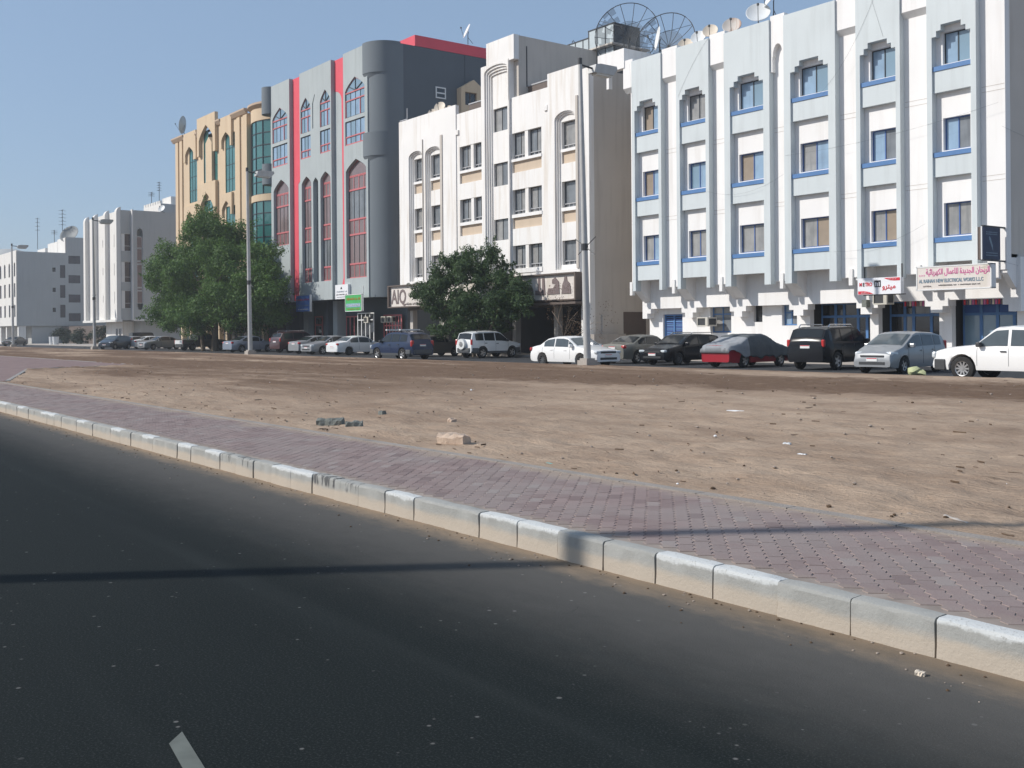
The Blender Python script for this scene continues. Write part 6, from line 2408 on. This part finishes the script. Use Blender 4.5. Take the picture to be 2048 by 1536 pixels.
softsuv.build('blue_suv', 'dark blue four-wheel-drive with a light bar on its roof, facing left', 'car', 'car_blue', -54.6, 32.9, 184)
sedan.build('dull_tan_car', 'dull tan car half hidden between the blue and the white four-wheel-drives', 'car', 'car_darktan', -60.0, 38.6, 94)
oldsedan.build('white_saloon', 'white saloon with its boot towards us behind the blue four-wheel-drive bonnet', 'car', 'car_white', -69.3, 38.0, 96)
sedan.build('silver_nose_car', 'silver car showing only its front between two white saloons', 'car', 'car_silver', -73.1, 37.8, -84)
sedan.build('silver_sedan', 'silver-white sedan with red tail lamps right of the maroon four-wheel-drive', 'car', 'car_silver', -76.6, 38.4, 97)
suv.build('maroon_suv', 'dark maroon four-wheel-drive seen from behind below the grey block', 'car', 'car_maroon', -82.2, 39.4, 97)
sedan.build('blue_grey_sedan', 'pale blue-grey sedan parked right behind the second lamp post', 'car', 'car_bluesilver', -88.2, 37.6, 99)
pt = pickup.build('tan_pickup', 'dusty tan pickup truck with a hoop guard over its bed, under the big green tree', 'pickup truck', 'car_darktan', -101.8, 38.4, 99)
sedan.build('silver_front_car', 'silver sedan facing us with bright lamps left of the tan pickup', 'car', 'car_silver', -111.6, 37.6, -80)
sedan.build('white_rear_car', 'white sedan seen from behind between two forward-facing silver cars', 'car', 'car_white', -120.4, 39.4, 99)
sedan.build('white_front_car', 'whitish car showing its nose right of the dark blue hatchback', 'car', 'car_silver', -121.5, 37.8, -84)
jeep.build('black_jeep', 'boxy black jeep behind the dark blue hatchback', 'car', 'car_black', -131.5, 42.6, 92)
hatch.build('dark_blue_hatchback', 'dark blue hatchback at the third lamp post, leftmost of the parked row', 'car', 'car_navy', -119.6, 35.2, -50)
sedan.build('far_dark_sedan', 'dark silver sedan at the left edge, cut off by the photo', 'car', 'car_darktan', -170.5, 35.5, -40)
# extras on the cars
g = MB().use('white_metal')
for a, b_ in ((-.95, -.05), (.15, .95)):
    pass
g.box(-.75, .75, -.80, -.62, 1.79, 1.86)
lb = thing('light_bar', 'pair of white roof bars on top of the dark blue four-wheel-drive', 'roof bar', (-54.6, 32.9, 0), rz=math.radians(184))
g = MB().use('dish_white')
g.box(.45, .60, -.72, .72, 1.76, 1.83)
g.obj('bar', lb)
g = MB().use('dish_white')
g.box(-.95, -.80, -.72, .72, 1.76, 1.83)
g.obj('bar', lb)
g = MB().use('dark_metal')
for x in (.52, -.88):
    for y in (-.6, .6):
        g.box(x - .04, x + .04, y - .04, y + .04, 1.62, 1.77)
g.obj('foot', lb)
g = MB().use('white_metal')
for y in (-.7, -.35, 0, .35, .7):
    g.tube([(-1.12, y, 1.0), (-1.12, y, 1.5)], .025, 5)
g.tube([(-1.12, -.75, 1.0), (-1.12, -.75, 1.52), (-1.12, .75, 1.52), (-1.12, .75, 1.0)], .035, 6)
g.tube([(-2.45, -.78, 1.1), (-1.1, -.78, 1.14)], .03, 5)
g.tube([(-2.45, .78, 1.1), (-1.1, .78, 1.14)], .03, 5)
g.obj('hoop_guard', pt)
g = MB().use('dish_white')
g.box(-2.575, -2.55, -.72, .72, .62, 1.02)  # white sheet: sunlight on the tan tailgate put into its colour
g.obj('sunlit_tailgate', pt)
# cloth cover over the red sedan
cv = thing('car_cover', 'crumpled grey cloth cover draped over the red sedan', 'car cover', (-31.1, 36.7, 0), rz=math.radians(94))
g = MB().use('cover_cloth')
nx_, ny_ = 90, 44
vs_ = []
for i in range(nx_ + 1):
    x = -2.36 + 4.70 * i / nx_
    xc = max(-2.29, min(2.29, x))
    w = sedan.hw(xc) + .03
    zt = sedan.zt(xc) + .035 + .05 * math.exp(-((x + 1.5) / .5) ** 2) + .04 * math.exp(-((x - 1.2) / .4) ** 2)
    zsx = sedan.zs(xc)
    roofy = sedan.side(xc, 1).y + .04
    hem = .44 + .05 * math.sin(x * 5.2) + .03 * math.sin(x * 11 + 1) + (-.12 if x > 1.7 else 0)
    if x < -1.2:
        hem += .26 * min(1, (-1.2 - x) / .7)
    drop = 0 if abs(x) < 2.2 else (abs(x) - 2.2) * 1.2
    path = [(0, zt), (roofy * .8, zt - .01), (roofy, zt - .06), (w * .99, min(zsx + .01, zt - .07)), (w * 1.02, hem)]
    # resample path
    seg = [math.hypot(path[k + 1][0] - path[k][0], path[k + 1][1] - path[k][1]) for k in range(4)]
    tot = sum(seg)
    def at_(t2):
        d = t2 * tot
        for k in range(4):
            if d <= seg[k] or k == 3:
                f = min(1, d / max(seg[k], 1e-6))
                return path[k][0] + (path[k + 1][0] - path[k][0]) * f, path[k][1] + (path[k + 1][1] - path[k][1]) * f
            d -= seg[k]
    for j in range(ny_ + 1):
        t2 = (j / ny_) * 2 - 1
        yy_, zz_ = at_(abs(t2))
        wv = .028 * noise.noise((x * 2.2, t2 * 3.4, 4)) + .016 * noise.noise((x * 6, t2 * 7, 8))
        fold = .02 * math.sin(x * 7 + t2 * 3) * abs(t2) ** 2
        vs_.append((x, math.copysign(yy_ + abs(wv) * .8 + fold * (abs(t2) > .5), t2) if t2 else 0, zz_ + abs(wv) - drop * .1))
m2_ = ny_ + 1
fs_ = [(i * m2_ + j, (i + 1) * m2_ + j, (i + 1) * m2_ + j + 1, i * m2_ + j + 1) for i in range(nx_) for j in range(ny_)]
g.raw(vs_, fs_)
# rear and front hanging flaps
for i in (0, nx_):
    rim_ = [vs_[i * m2_ + j] for j in range(m2_)]
    sgx = -1 if i == 0 else 1
    low_ = [(p[0] + sgx * .02, p[1] * .97, min(p[2], .66 if i == 0 else .5)) for p in rim_]
    g.raw(rim_ + low_, [(j, j + 1, m2_ + j + 1, m2_ + j) for j in range(m2_ - 1)])
o = g.obj('cloth', cv, smooth=75)
o.data.materials.append(MT['cover_cloth_sunlit'])
for p in o.data.polygons:
    if p.center.x < -1.05:  # rear of the cover takes the cloth copy with sunlight in its colour
        p.material_index = 1
so2 = o.modifiers.new('s', 'SOLIDIFY')
so2.thickness = .012
# ================================================================== added haze volume, mostly standing in for the windscreen veil
hz = bpy.data.materials.new('haze')
hz.use_nodes = True
hn = hz.node_tree.nodes
hn.remove(hn['Principled BSDF'])
pvv = hn.new('ShaderNodeVolumePrincipled')
pvv.inputs['Color'].default_value = (.86, .90, .95, 1)
pvv.inputs['Density'].default_value = .0006
pvv.inputs['Anisotropy'].default_value = .2
hz.node_tree.links.new(pvv.outputs[0], hn['Material Output'].inputs['Volume'])
MT['haze'] = hz
g = MB().use('haze')
g.box(-4200, 4200, -4200, 4200, -1.2, 33)
o = g.obj('haze')
o['kind'] = 'stuff'
